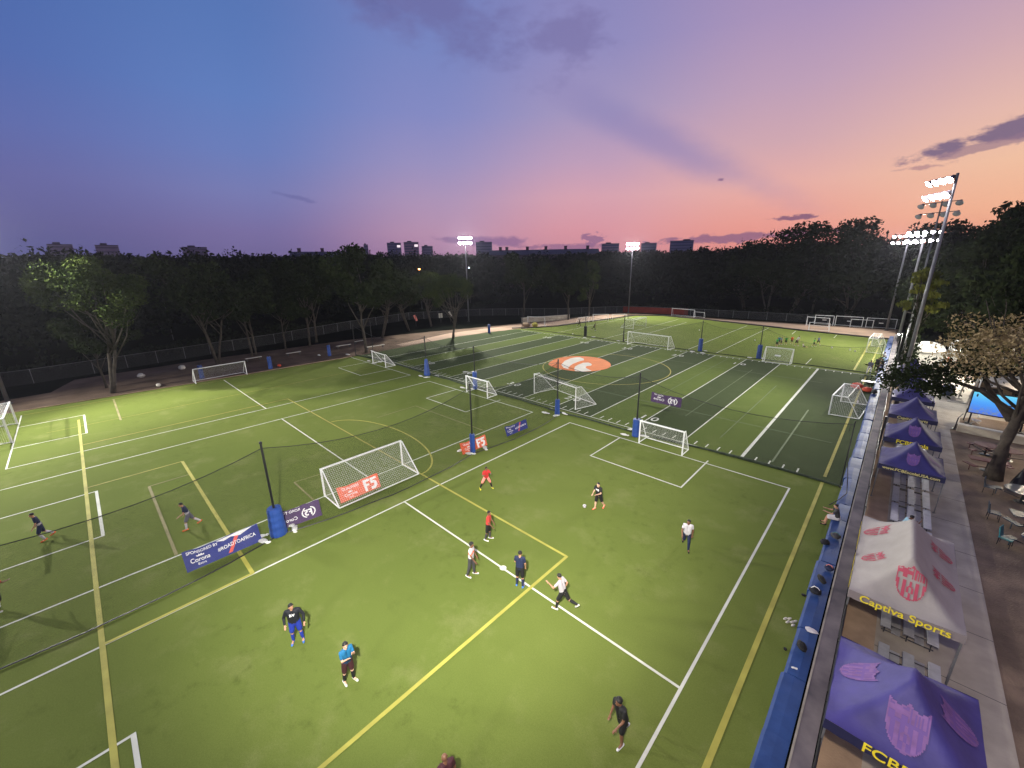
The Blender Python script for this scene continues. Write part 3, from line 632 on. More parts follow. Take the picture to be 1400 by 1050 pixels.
# ------------------------------------------------------------------ sponsor banners leaning on the net
def banner(a, b, h, lean, m, label, bow=.06, group=None, zb=.03):
    """a,b: ground ends seen left to right from the front; returns empty whose local x runs a->b, z up the sheet, -y to the front"""
    a, b = Vector((*a, 0)), Vector((*b, 0)); L_ = (b-a).length; rz = math.atan2((b-a).y, (b-a).x)
    t = thing('sponsor_banner', label, 'banner', (a.x, a.y, zb), rz, group)
    mb = MB(); n = 14; k = 5; vs = []
    def surf(u, v, off=0.0):
        yy = lean*v*h + bow*math.sin(u*9.3+v*2)*v*.7; zz = h*v*math.sqrt(max(.05, 1-lean*lean)) - .07*math.sin(math.pi*u)*v + .02*math.sin(u*23)*v
        return Vector((u*L_, yy-off, zz))
    for j in range(k+1):
        for i in range(n+1): vs.append(surf(i/n, j/k))
    fs = [(j*(n+1)+i, j*(n+1)+i+1, (j+1)*(n+1)+i+1, (j+1)*(n+1)+i) for j in range(k) for i in range(n)]
    mb.add(vs, fs); mb.add([v+Vector((0, .012, 0)) for v in vs], [f[::-1] for f in fs]); mb.build('sheet', m, t, smooth=True)
    return t, surf, L_, h
def print_on(bn, name, body, m, size, u, v, rot=0, flip=False, off=.012, sx=1.0):
    t, surf, L_, h = bn
    o = text_mesh(name, body, m, size, t); me = o.data
    c, s = math.cos(rot), math.sin(rot)
    for vx in me.vertices:
        x, y_ = vx.co.x*sx*(-1 if flip else 1), vx.co.y; x, y_ = x*c-y_*s, x*s+y_*c
        vx.co = surf(u+x/L_, v+y_/h, off)
    me.update(); return o
def shape_on(bn, name, polys, m, off=.010):
    t, surf, L_, h = bn; mb = MB()
    for poly in polys:
        mb.add([surf(u, v, off) for u, v in poly], [tuple(range(len(poly)))])
    return mb.build(name, m, t)
def strip(u0, v0, u1, v1, w, n=10):
    """slanted stripe as quads"""
    out = []
    for i in range(n):
        a, b = i/n, (i+1)/n
        ua, va, ub, vb = u0+(u1-u0)*a, v0+(v1-v0)*a, u0+(u1-u0)*b, v0+(v1-v0)*b
        out.append([(ua-w/2, va), (ua+w/2, va), (ub+w/2, vb), (ub-w/2, vb)])
    return out
def crown(u, v, su, sv, bn=None):
    return [[(u-su, v), (u+su, v), (u+su*1.1, v+sv*.6), (u+su*.6, v+sv*.35), (u+su*.35, v+sv*.95), (u, v+sv*.45), (u-su*.35, v+sv*.95), (u-su*.6, v+sv*.35), (u-su*1.1, v+sv*.6)]]
def road_banner(a, b, h, lab, lean=.42):
    bn = banner(a, b, h, lean, 'banner_blue', lab)
    L_ = bn[2]; s = L_/3.9
    print_on(bn, 'lettering', 'SPONSORED BY', 'print_white', .24*s, .24, .84, sx=.9)
    print_on(bn, 'lettering', 'Corona', 'print_white', .36*s, .19, .42, sx=.85); print_on(bn, 'lettering', 'Extra', 'print_white', .19*s, .20, .2)
    shape_on(bn, 'crown_mark', crown(.20, .58, .045, .14), 'print_white')
    print_on(bn, 'lettering', '#ROADTOAFRICA', 'print_white', .31*s, .68, .50, sx=.80)
    shape_on(bn, 'red_stripe', strip(.56, .1, .72, .95, .055), 'print_red', .006)
    return bn
bn1 = road_banner((-21.75, .95), (-21.75, 4.05)[:2], .95, 'longest crumpled blue banner with white lettering and red slash, left of the biggest blue pad')
shape_on(bn1, 'white_fold', [[(.42, .98), (.52, .85), (.62, .88), (.74, .8), (.92, .97), (.98, 1.0), (.7, 1.0)]], 'print_white', .016)
road_banner((-21.45, 21.9), (-21.4, 24.4), .8, 'small blue banner with a red slash standing between two padded posts', .3)
def f5(bn, u, v, s, m='print_white', flip=False, circle=False):
    t, surf, L_, h = bn; k = -1 if flip else 1
    P = lambda pts: [(u+k*x*s/L_, v+y*s/h) for x, y in pts]
    polys = [P([(-.5, -.5), (-.28, -.5), (-.28, -.1), (-.05, -.1), (-.05, .08), (-.28, .08), (-.28, .25), (.05, .25), (.05, .45), (-.5, .45)][::k]),
             P([(.1, .45), (.1, -.02), (.3, -.02), (.36, -.12), (.3, -.28), (.05, -.28), (.05, -.5), (.38, -.5), (.58, -.3), (.58, 0), (.42, .15), (.3, .15), (.3, .25), (.6, .25), (.6, .45)][::k])]
    if circle:
        for a0, a1 in ((R(115), R(245)), (R(-65), R(65))):
            n = 10; A = [a0+(a1-a0)*i/n for i in range(n+1)]
            for q, w in zip(A[:-1], A[1:]): polys.append(P([(1.0*math.cos(q), .85*math.sin(q)), (.82*math.cos(q), .7*math.sin(q)), (.82*math.cos(w), .7*math.sin(w)), (1.0*math.cos(w), .85*math.sin(w))]))
    return shape_on(bn, 'number_mark', polys, m, .012)
def q_banner(a, b, h, lab, lean=.42):
    bn = banner(a, b, h, lean, 'banner_orange', lab); L_ = bn[2]; s = L_/2.7
    print_on(bn, 'lettering', 'QUALIFIERS', 'print_white', .25*s, .30, .80, sx=.85); print_on(bn, 'lettering', 'Corona', 'print_white', .26*s, .27, .36); print_on(bn, 'lettering', 'Extra', 'print_white', .13*s, .27, .16)
    shape_on(bn, 'crown_mark', crown(.27, .48, .05, .16), 'print_white'); f5(bn, .76, .5, .80*s); return bn
q_banner((-22.05, 8.35), (-22.05, 10.95), .92, 'orange banner with white lettering standing inside the large goal', .4)
q_banner((-21.6, 17.35), (-21.5, 19.75), .85, 'orange banner with white lettering behind the second blue padded post', .35)
bnp = banner((-21.95, 5.05), (-21.7, 7.1), .95, .4, 'banner_purple', 'purple banner seen from its back beside the largest blue post pad'); f5(bnp, .70, .48, .36, flip=True, circle=True); print_on(bnp, 'lettering', 'ROAD TO', 'print_white', .2, .3, .85, flip=True); print_on(bnp, 'lettering', 'Corona', 'print_white', .26, .22, .38, flip=True)
bnq = banner((-16.3, 36.9), (-13.35, 36.95), .95, .1, 'banner_purple', 'purple banner hanging on the cross net above the striped field', zb=.35); f5(bnq, .72, .48, .45, flip=True, circle=True); print_on(bnq, 'lettering', 'ROAD TO', 'print_white', .2, .25, .86, flip=True); print_on(bnq, 'lettering', 'Corona', 'print_white', .34, .27, .42, flip=True)
shape_on(bnq, 'crown_mark', crown(.27, .58, .06, .18), 'print_white')

# ------------------------------------------------------------------ flood-light masts
mat('lamp_lens', (.9, .9, .9), .3, emit=(1, .93, 1.0), es=60); mat('lamp_off', (.22, .22, .26), .25); mat('lamp_shell', (.10, .09, .11), .45, metal=.3)
def mast(x, y, h, aim, label, rows, on, P=0, spot=150, heads=4, r=.17, col=(1, .97, .86), gap=.85, side=0, rr=.36, light_aim=None):
    """side: 0 = crossarms centred on the pole, -1 = all heads to the left of it"""
    t = thing('floodlight_mast', label, 'floodlight', (x, y, 0), 0, 'floodlight masts around the pitches')
    b = MB(); b.tube((0, 0, 0), (0, 0, h), r, r*.55, n=14); b.build('mast_pole', 'galvanised', t, smooth=True)
    b = MB(); b.lathe((0, 0, 0), [(r*2.1, 0), (r*2.1, .05), (r*1.3, .06), (r*1.2, .3)], 12); b.build('base_plate', 'dark_metal', t)
    A = Vector((aim[0]-x, aim[1]-y, 0)).normalized(); S = Vector((-A.y, A.x, 0))
    if S.x > 0: S = -S
    for k in range(rows):
        z = h-.15-k*1.15; lit = on[k]; arm = MB(); wd = gap*(heads-1); s0 = -wd/2 if side == 0 else .15
        arm.tube(Vector((0, 0, z))+A*.12+S*(s0-.1), Vector((0, 0, z))+A*.12+S*(s0+wd+.1), .05, n=6); ao = arm.build('crossarm', 'dark_metal', t)
        for j in range(heads):
            c = Vector((0, 0, z-.28))+A*.35+S*(s0+wd*j/(heads-1)); d = (A*.72+Vector((0, 0, -.68))+S*(j-(heads-1)/2)*.10).normalized()
            q = d.to_track_quat('Z', 'Y').to_matrix(); sh = MB(); n = 12; prof = [(.05, -.42), (.14, -.38), (.17, -.22), (rr*.72, -.12), (rr, .06)]; vs = []
            for pr, pz in prof:
                for i in range(n): a_ = 2*math.pi*i/n; vs.append(c+q @ Vector((pr*math.cos(a_), pr*math.sin(a_), pz)))
            sh.add(vs, [(m*n+i, m*n+(i+1) % n, (m+1)*n+(i+1) % n, (m+1)*n+i) for m in range(len(prof)-1) for i in range(n)]+[tuple(range(n-1, -1, -1))])
            so = sh.build('lamp_head', 'lamp_shell', t)
            ln = MB(); vs = [c+q @ Vector((rr*.97*math.cos(2*math.pi*i/n), rr*.97*math.sin(2*math.pi*i/n), .045)) for i in range(n)]+[c+q @ Vector((0, 0, .16))]
            ln.add(vs, [(i, (i+1) % n, n) for i in range(n)]); ln.build('lens', 'lamp_lens' if lit else 'lamp_off', so)
    if P:
        ld = bpy.data.lights.new('flood_light', 'SPOT'); ld.energy = P; ld.color = col; ld.spot_size = R(spot); ld.spot_blend = .75; ld.shadow_soft_size = .3
        lo = bpy.data.objects.new('flood_light', ld); COL.objects.link(lo); lo.location = Vector((x, y, h-.9))+A*1.2
        la = light_aim or aim; tgt = Vector((la[0], la[1], 0)); lo.rotation_euler = (tgt-lo.location).to_track_quat('-Z', 'Y').to_euler()
    return t
KP = 33000
mast(.95, -3.2, 18.0, (-23, 18), 'grey three-row floodlight mast beside the low wall at the viewpoint', 3, (1, 1, 1), KP*1.85, 74)
mast(1.3, 51, 20, (-16, 40), 'tallest and nearest lit floodlight mast on the right, rising past the tents', 2, (1, 1), KP*.8, 104, r=.17, side=-1, gap=.72, rr=.32, light_aim=(-24, 36))
mast(1.2, 74, 20, (-16, 40), 'slim floodlight mast just behind the nearest one, its lamps mostly dark', 2, (0, 0), 0, r=.13, gap=1.2)
mast(.5, 88, 17.5, (-6, 40), 'lit floodlight mast on the right, third from the camera, with two bright rows', 2, (1, 1), KP*.9, 150, heads=5, gap=.85, light_aim=(-18, 66), r=.2, rr=.27)
mast(-1.4, 107.8, 17.8, (-10, 50), 'farthest lit floodlight mast at the right, standing beside the stored goals', 2, (1, 1), KP*.9, 150, heads=6, gap=.8, light_aim=(-18, 82), r=.2, rr=.26)
mast(-67.3, -7.0, 18.5, (-44, 10), 'grey floodlight mast cut off by the left edge of the picture', 2, (1, 1), KP*2.3, 100, light_aim=(-27, 15))
mast(-76.9, 65.8, 19.9, (-40, 30), 'lit floodlight mast left of centre beyond the gravel path', 2, (1, 1), KP*2.8, 130, r=.15, heads=4, gap=.8, rr=.4, light_aim=(-42, 38))
mast(-54.9, 105, 18.6, (-26, 50), 'lit floodlight mast at the centre of the far end by the red screen', 2, (1, 1), KP*2.0, 140, r=.15, heads=4, gap=.8, rr=.4, light_aim=(-34, 76))
# added spot near the camera mast, without lamp heads, to brighten the spectator side
ld = bpy.data.lights.new('spectator_fill_light', 'SPOT'); ld.energy = KP*.30; ld.color = (1, .86, .70); ld.spot_size = R(105); ld.spot_blend = .8; ld.shadow_soft_size = .3
lo = bpy.data.objects.new('spectator_fill_light', ld); COL.objects.link(lo); lo.location = (.0, -1.2, 17.2); lo.rotation_euler = (Vector((3.0, 24, 0))-lo.location).to_track_quat('-Z', 'Y').to_euler()
# unseen masts added along both touchlines to throw more light on the turf
mast(-68, -30, 18.5, (-34, 2), 'added unseen floodlight mast far down the left touchline, beyond the first goal', 2, (1, 1), KP*3.4, 104)
mast(.95, -24, 18.0, (-26, 2), 'added unseen floodlight mast beside the low wall behind the viewpoint', 2, (1, 1), KP*.5, 90)

# ------------------------------------------------------------------ canopy tents
def crest_cells(nx=26, ny=30):
    """cells of a shield crest, class 1 red, 2 pale outline"""
    out = []
    for j in range(ny):
        for i in range(nx):
            u = (i+.5)/nx*2-1; v = (j+.5)/ny*2-1
            wtop = .93-.10*math.cos((v-.35)*3.0)
            half = .98 if v > .05 else math.sqrt(max(0, 1-((v-.05)/1.03)**2))*.98
            top = .92-.16*abs(math.sin(u*math.pi))+.0
            if abs(u) > half or v > top: continue
            edge = abs(u) > half-.09 or v > top-.09 or v < -.86
            c = 0
            if edge: c = 1
            elif v > .28:
                if u < -.02: c = 1 if (abs(u+.45) < .13 or abs(v-.58) < .12) else 0
                else: c = 1 if int((u)*11) % 2 == 0 else 0
            elif v > .12: c = 1 if abs(v-.2) < .03 else 0
            else:
                rb = math.hypot(u, (v+.35)*1.05)
                if rb < .25: c = 1 if (rb > .19 or (int(math.atan2(u, v)*2.4) % 2 == 0 and rb > .08)) else 0
                else: c = 1 if int((u+1)*4.5) % 2 == 0 else 0
            out.append((i/nx*2-1, j/ny*2-1, (i+1)/nx*2-1, (j+1)/ny*2-1, c))
    return out
CREST = crest_cells()
def tent(x0, x1, y0, y1, ze, rise, cm, vm, label, text=None, tsize=.34, crests=(), crest_m='crest_red', fill=False, legs=True, lm='letter_yellow', tx=0, side_text=None):
    cx, cy_, hx, hy = (x0+x1)/2, (y0+y1)/2, (x1-x0)/2, (y1-y0)/2; ridge = max(0, hy-hx)
    t = thing('canopy_tent', label, 'canopy', (cx, cy_, 0), 0, 'pop-up canopies over the bleachers')
    def zf(x, y):
        dx = abs(x)/hx; dy = max(0, abs(y)-ridge)/(hy-ridge); d = max(dx, dy)
        m = min(dx, dy); sag = .10*math.sin(math.pi*min(1, d))*(1-m) 
        if d > 1: d = 1
        ed = -.07*math.cos(math.pi/2*(m if d > .9 else 0))*max(0, (d-.75)*4)*(1-m)
        crs = .05*math.exp(-((m-d)/.05)**2)*math.sin(math.pi*min(1, d))
        return ze+rise*(1-d)**1.55 - sag*.25 + ed - crs
    nx, ny = 28, int(28*hy/hx); mb = MB(); vs = []
    for j in range(ny+1):
        for i in range(nx+1):
            x, y = -hx+2*hx*i/nx, -hy+2*hy*j/ny; vs.append((x, y, zf(x, y)+.012*math.sin(x*5+y*3)*math.cos(y*4)))
    mb.add(vs, [(j*(nx+1)+i, j*(nx+1)+i+1, (j+1)*(nx+1)+i+1, (j+1)*(nx+1)+i) for j in range(ny) for i in range(nx)])
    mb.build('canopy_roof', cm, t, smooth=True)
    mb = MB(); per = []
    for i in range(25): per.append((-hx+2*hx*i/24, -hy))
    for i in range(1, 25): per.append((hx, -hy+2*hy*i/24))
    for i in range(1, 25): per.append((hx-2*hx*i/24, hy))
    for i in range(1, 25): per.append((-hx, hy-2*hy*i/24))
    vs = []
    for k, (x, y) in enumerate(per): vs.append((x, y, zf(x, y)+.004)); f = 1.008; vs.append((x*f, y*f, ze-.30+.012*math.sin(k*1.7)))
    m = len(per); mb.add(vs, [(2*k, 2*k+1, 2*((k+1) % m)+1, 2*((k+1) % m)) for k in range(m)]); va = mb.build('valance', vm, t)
    if text:
        o = text_mesh('lettering', text, lm, tsize, va, ext=.003); o.location = (tx, -hy*1.008-.012, ze-.16); o.rotation_euler = (R(90), 0, 0)
    if side_text:
        o = text_mesh('lettering', side_text, lm, tsize, va, ext=.003); o.location = (-hx*1.008-.012, 0, ze-.16); o.rotation_euler = (R(90), 0, R(-90))
    for (ccx, ccy, w, rot) in crests:
        mb = MB(); c, s = math.cos(rot), math.sin(rot)
        for u0, v0, u1, v1, k in CREST:
            if k == 0 and not fill: continue
            pts = []
            for u, v in ((u0, v0), (u1, v0), (u1, v1), (u0, v1)):
                x, y = ccx+(u*c-v*s*1.15)*w, ccy+(u*s+v*c*1.15)*w; pts.append((x, y, zf(x, y)+.022+(.006 if k else 0)))
            mb.add(pts, [(0, 1, 2, 3)], 1-k if fill else 0)
        mb.build('crest', [crest_m, 'crest_pale'] if fill else [crest_m], t)
    if legs:
        for sx in (-1, 1):
            for sy in ((-1, 1) if hy < 2.2 else (-1, 0, 1)):
                b = MB(); b.box((sx*hx*.97, sy*hy*.97, ze/2-.04), (.05, .05, ze-.08)); b.box((sx*hx*.97, sy*hy*.97, .015), (.12, .12, .03)); b.build('leg', 'galvanised', t)
        for sy in (-1, 1):
            b = MB(); n = 4
            for i in range(n):
                xa, xb = -hx*.95+2*hx*.95*i/n, -hx*.95+2*hx*.95*(i+1)/n; za, zb = (ze-.12, ze-.34)[::1 if i % 2 else -1]
                b.tube((xa, sy*hy*.95, za), (xb, sy*hy*.95, zb), .014, n=5); b.tube((xa, sy*hy*.95, zb), (xb, sy*hy*.95, za), .014, n=5)
            b.build('truss', 'galvanised', t)
    return t
mat('crest_pale', (.13, .068, .26), .65)
a5 = R(0)
tent(.50, 3.40, 10.95, 14.25, 2.2, 1.25, 'canopy_blue', 'valance_navy', 'violet-blue canopy tent with faded crests and yellow lettering, nearest the camera', 'FCBEscola', .40,
     ((-.95, .25, .34, R(-92)), (0, -1.0, .38, 0), (.95, .15, .34, R(90))), 'crest_faded', fill=True, tx=.15)
tent(.48, 3.35, 16.8, 22.8, 2.2, 1.25, 'canopy_white', 'valance_white', 'large white double-length canopy tent with red crests and yellow lettering', 'Captiva Sports', .38,
     ((-.95, 1.45, .34, R(-95)), (-.95, -.7, .28, R(-80)), (.05, -2.15, .38, 0), (.95, 1.3, .32, R(90)), (.95, -.6, .3, R(90))), 'crest_red', side_text='Captiva Sports     Captiva Sports')
tent(.68, 3.40, 30.0, 33.1, 2.15, 1.2, 'canopy_navy', 'valance_navy', 'navy canopy tent with a web address on its valance, above the open bleacher benches', 'www.FCBEscolaUSA.com', .225, ((0, -.9, .26, 0), (.9, 0, .26, R(90))), 'crest_faded', fill=True, lm='letter_cream')
tent(.72, 3.45, 35.1, 38.4, 2.15, 1.2, 'canopy_navy', 'valance_navy', 'navy canopy tent with short yellow lettering, second of the navy row', 'FCBEscola', .36, ((0, -.9, .28, 0),), 'crest_faded', fill=True, lm='letter_yellow')
tent(.76, 3.42, 40.9, 44.0, 2.15, 1.2, 'canopy_navy', 'valance_navy', 'navy canopy tent with cream lettering, third of the navy row', 'Captiva Sports', .28, ((.9, 0, .24, R(90)),), 'crest_faded', fill=True, lm='letter_cream')
tent(.78, 3.40, 46.3, 49.3, 2.15, 1.2, 'canopy_navy', 'valance_navy', 'plain navy canopy tent directly behind the three lettered ones')
tent(.78, 3.40, 52.2, 55.2, 2.15, 1.2, 'canopy_navy', 'valance_navy', 'plain navy canopy tent half hidden by the floodlight masts')
tent(.78, 3.40, 58.0, 61.0, 2.15, 1.2, 'canopy_navy', 'valance_navy', 'farthest navy canopy tent under the dark tree')
# bleachers
def bleacher(y, ln):
    t = thing('bleacher', 'BL', 'bleacher', (2.35, y, 0), 0, 'aluminium bleacher benches along the walkway')
    for i, (x, z) in enumerate(((-.62, .42), (0, .46), (.62, .50))):
        b = MB(); b.box((x, ln/2, z), (.28, ln, .035)); b.box((x-.14, ln/2, z-.03), (.012, ln, .04)); b.box((x+.14, ln/2, z-.03), (.012, ln, .04)); b.build('seat_plank', 'aluminium', t)
    for x, z in ((-.31, .2), (.31, .24)):
        b = MB(); b.box((x, ln/2+.1, z), (.25, ln, .03)); b.build('foot_plank', 'aluminium', t)
    for yy in (.25, ln-.25):
        b = MB(); b.tube((-.7, yy, .1), (.7, yy, .1), .022, n=6)
        for x, z in ((-.62, .4), (0, .44), (.62, .48)): b.tube((x, yy, .0), (x, yy, z-.02), .02, n=6)
        b.tube((-.7, yy, .36), (.7, yy, .44), .018, n=6); b.build('support_frame', 'dark_metal', t)
    return t
BLB = [(18.05, 2.2, 'aluminium bleacher under the near edge of the white tent'), (12.5, 2.0, 'aluminium bleacher under the violet tent'), (15.2, 1.9, 'aluminium bleacher standing between the violet tent and the white tent'),
       (20.6, 2.2, 'aluminium bleacher hidden below the white tent roof'), (24.3, 2.2, 'aluminium bleacher just beyond the white tent, nearest the seated person'), (26.85, 2.2, 'aluminium bleacher behind the seated person, second beyond the white tent'),
       (29.3, 2.1, 'aluminium bleacher in the middle of the open stretch before the web-address tent'), (31.75, 2.2, 'aluminium bleacher half under the web-address tent'), (34.6, 2.2, 'aluminium bleacher between the first two navy tents'),
       (37.6, 2.2, 'aluminium bleacher under the second navy tent'), (40.2, 2.2, 'aluminium bleacher between the second and third navy tents')]
for y, ln, lab in BLB: bleacher(y, ln)['label'] = lab

# ------------------------------------------------------------------ stage, screen and rail on the plaza
st = thing('planter_wall', 'long low curved cream wall edging the raised bed below the screen', 'planter', (0, 0, 0))
b = MB(); n = 30; xs = [5.05+12*i/n for i in range(n+1)]; yc = lambda x: 46.9-.9*(1-((x-9.5)/4.8)**2 if abs(x-9.5) < 4.8 else 0)*.6
for i in range(n):
    xa, xb = xs[i], xs[i+1]; ya, yb = yc(xa), yc(xb)
    vs = [(xa, ya, 0), (xb, yb, 0), (xb, yb+.35, 0), (xa, ya+.35, 0), (xa, ya, .58), (xb, yb, .58), (xb, yb+.35, .58), (xa, ya+.35, .58)]
    b.add(vs, [(0, 1, 5, 4), (3, 7, 6, 2), (4, 5, 6, 7), (0, 4, 7, 3), (1, 2, 6, 5)])
b.build('wall_body', 'concrete', st)
b = MB()
for i in range(n):
    xa, xb = xs[i], xs[i+1]; ya, yb = yc(xa)-.04, yc(xb)-.04
    b.add([(xa, ya, .583), (xb, yb, .583), (xb, yb+.43, .583), (xa, ya+.43, .583), (xa, ya, .65), (xb, yb, .65), (xb, yb+.43, .65), (xa, ya+.43, .65)], [(0, 1, 5, 4), (3, 7, 6, 2), (4, 5, 6, 7), (0, 3, 2, 1)])
b.build('coping', 'kerb_white', st)
sheet('raised_bed', [(5.1, 47.0)]+[(x, yc(x)+.35) for x in xs[1:-1]]+[(17, 47.3), (17, 50.4), (6.5, 50.4), (5.3, 49.3)], .5, 'mulch')
scr = thing('video_screen', 'large bright blue outdoor video screen showing an underwater scene, behind the tree trunk', 'screen', (7.0, 47.75, 0), R(-3))
b = MB(); b.box((0, .06, 2.35), (3.25, .12, 1.85)); b.build('housing', 'black_metal', scr)
for x in (-1.35, 1.35): b = MB(); b.tube((x, .1, .5), (x, .1, 1.45), .05, n=8); b.box((x, .1, .53), (.4, .6, .05)); b.build('stand_leg', 'black_metal', scr)
def screen_mat():
    m = bpy.data.materials.new('screen_picture'); m.use_nodes = True; t = m.node_tree; MATS['screen_picture'] = m; b_ = t.nodes['Principled BSDF']; b_.inputs['Base Color'].default_value = (.02, .02, .02, 1); b_.inputs['Roughness'].default_value = .25
    tcn = t.nodes.new('ShaderNodeTexCoord'); s = t.nodes.new('ShaderNodeSeparateXYZ'); t.links.new(tcn.outputs['Generated'], s.inputs[0])
    cr = t.nodes.new('ShaderNodeValToRGB'); t.links.new(s.outputs[2], cr.inputs[0]); e = cr.color_ramp.elements; e[0].color = rgb(70, 110, 235); e[1].color = rgb(110, 215, 250); x_ = e.new(.55); x_.color = rgb(80, 165, 250)
    nz = t.nodes.new('ShaderNodeTexNoise'); nz.inputs['Scale'].default_value = 4.5; nz.inputs['Detail'].default_value = 5; t.links.new(tcn.outputs['Object'], nz.inputs['Vector'])
    f = mth('MULTIPLY', mth('SUBTRACT', .42, s.outputs[2], tree=t), 2.2, clamp=True, tree=t); f = mth('MULTIPLY', f, mth('MULTIPLY', mth('SUBTRACT', nz.outputs[0], .42, tree=t), 5, clamp=True, tree=t), tree=t)
    c = mixc(f, cr.outputs[0], rgb(130, 150, 160), tree=t); t.links.new(c, b_.inputs['Emission Color']); b_.inputs['Emission Strength'].default_value = 1.0
screen_mat()
b = MB(); b.box((0, -.008, 2.35), (3.1, .012, 1.7)); b.build('display', 'screen_picture', scr)
b = MB(); b.blob((-.0, 0, 0), (.22, .004, .06), 10, 6); b.add([(.2, 0, 0), (.34, 0, .08), (.34, 0, -.08)], [(0, 1, 2)]); o = b.build('fish', 'bin_blue', scr, loc=(.55, -.018, 2.45)); b = MB(); b.blob((0, 0, 0), (.05, .004, .14), 8, 5); b.build('fish', 'bin_blue', scr, loc=(-1.33, -.018, 2.95))
rl = thing('handrail', 'bent black handrail at the left end of the cream wall beside the walkway', 'handrail', (4.95, 47.3, 0))
b = MB(); b.tube((0, 0, 0), (.05, .15, .95), .04); b.tube((.05, .15, .95), (.35, 1.3, 1.05), .035); b.build('lower_rail', 'black_metal', rl)
b = MB(); b.tube((.45, 1.3, .1), (.55, 1.6, 1.5), .04); b.tube((.55, 1.6, 1.5), (1.3, 1.3, 1.75), .035); b.build('upper_rail', 'black_metal', rl)
for x, y in ((0, 0), (.45, 1.3)): b = MB(); b.box((x, y, .03), (.38, .3, .05)); b.build('foot_plate', 'black_metal', rl)
b = MB(); b.box((0, 0, .25), (.5, .3, .02), mi=0); b.tube((-.2, 0, 0), (.2, 0, .25), .02); b.tube((.2, 0, 0), (-.2, 0, .25), .02); b.tube((-.25, .1, .28), (.25, -.1, .28), .05)
tag(b.build('folding_stool', 'steel_white', loc=(6.1, 48.4, .5)), 'small white folding stool on the bed under the screen', 'stool')
b = MB(); b.blob((0, 0, .05), (.35, .2, .06), 9, 5, jit=.15); tag(b.build('white_cloth', 'sand_white', loc=(9.3, 48.2, .5)), 'crumpled white cloth on the raised bed at the right edge', 'cloth')

# picnic tables
def picnic(x, y, rz, top, seatm, label, rd=.62, round_=True, n=3, umb=None):
    t = thing('picnic_table', label, 'table', (x, y, 0), rz, None)
    b = MB()
    if round_: b.lathe((0, 0, .70), [(rd-.02, 0), (rd, .01), (rd, .035), (rd-.02, .045)], 24)
    else: b.box((0, 0, .72), (1.8, .75, .05))
    b.build('table_top', top, t)
    b = MB(); b.tube((0, 0, 0), (0, 0, .70), .05, n=8); b.lathe((0, 0, 0), [(.3, 0), (.28, .03), (.06, .06)], 12)
    for k in range(n): a = 2*math.pi*k/n+.5; b.tube((0, 0, .2), (math.cos(a)*1.0, math.sin(a)*1.0, .38), .025, n=6)
    b.build('pedestal', 'black_metal', t)
    for k in range(n):
        a = 2*math.pi*k/n+.5; b = MB(); c = (math.cos(a)*1.0, math.sin(a)*1.0)
        b.lathe((c[0], c[1], .40), [(.2, 0), (.21, .02), (.2, .05)], 12) if round_ else b.box((c[0], c[1], .42), (.8, .3, .04), a+math.pi/2); b.tube((c[0], c[1], 0), (c[0], c[1], .4), .025, n=6); b.build('seat', seatm, t)
    return t
picnic(6.2, 42.2, .3, 'wood_red', 'wood_red', 'round dark red picnic table nearest the cream wall', .65, n=4)
picnic(7.2, 41.9, .8, 'wood_red', 'wood_red', 'dark red picnic table pushed beside the trunk below the cream wall', .6, n=4)
picnic(6.0, 38.9, 0.1, 'wood_red', 'wood_red', 'square reddish picnic table left of the tree trunk', round_=False, n=2)
picnic(7.0, 34.8, .2, 'table_grey', 'table_blue', 'round pale grey table beside the tree trunk and the folded umbrella', .78, n=3)
picnic(7.0, 31.3, .1, 'table_blue', 'table_blue', 'rectangular blue-grey table at the right edge of the picture', round_=False, n=2)
picnic(6.9, 28.7, .5, 'table_blue', 'table_blue', 'blue table low at the right edge of the picture', .75, n=3)
picnic(8.6, 33.6, .9, 'table_blue', 'table_blue', 'dark table just behind the rectangular blue-grey one', .6, n=3)
def seatb(x, y, rz, m, lab):
    t = thing('patio_chair', lab, 'chair', (x, y, 0), rz); b = MB(); b.box((0, 0, .42), (.46, .46, .05)); b.build('seat', m, t)
    b = MB(); b.box((0, .23, .68), (.46, .04, .5), M=Matrix.Rotation(R(-10), 3, 'X')); b.build('backrest', m, t)
    for sx in (-.2, .2):
        for sy in (-.2, .2): b = MB(); b.tube((sx, sy, 0), (sx*.95, sy*.95, .42), .016, n=6); b.build('leg', 'black_metal', t)
seatb(5.75, 35.0, R(80), 'table_blue', 'dark blue patio chair left of the round pale grey table'); seatb(5.6, 31.3, R(90), 'table_blue', 'dark blue patio chair left of the rectangular table'); seatb(5.75, 28.6, R(70), 'teal_plastic', 'teal patio chair left of the lowest blue table')
um = thing('folded_umbrella', 'dark folded umbrella standing right of the tree trunk', 'umbrella', (7.0, 36.5, 0)); b = MB(); b.lathe((0, 0, .0), [(.40, .0), (.36, .25), (.24, .7), (.1, 1.15), (.02, 1.35)], 10); b.build('cover', 'black_metal', um); b = MB(); b.tube((0, 0, 1.3), (0, 0, 1.45), .02, n=6); b.build('pole_tip', 'dark_metal', um)
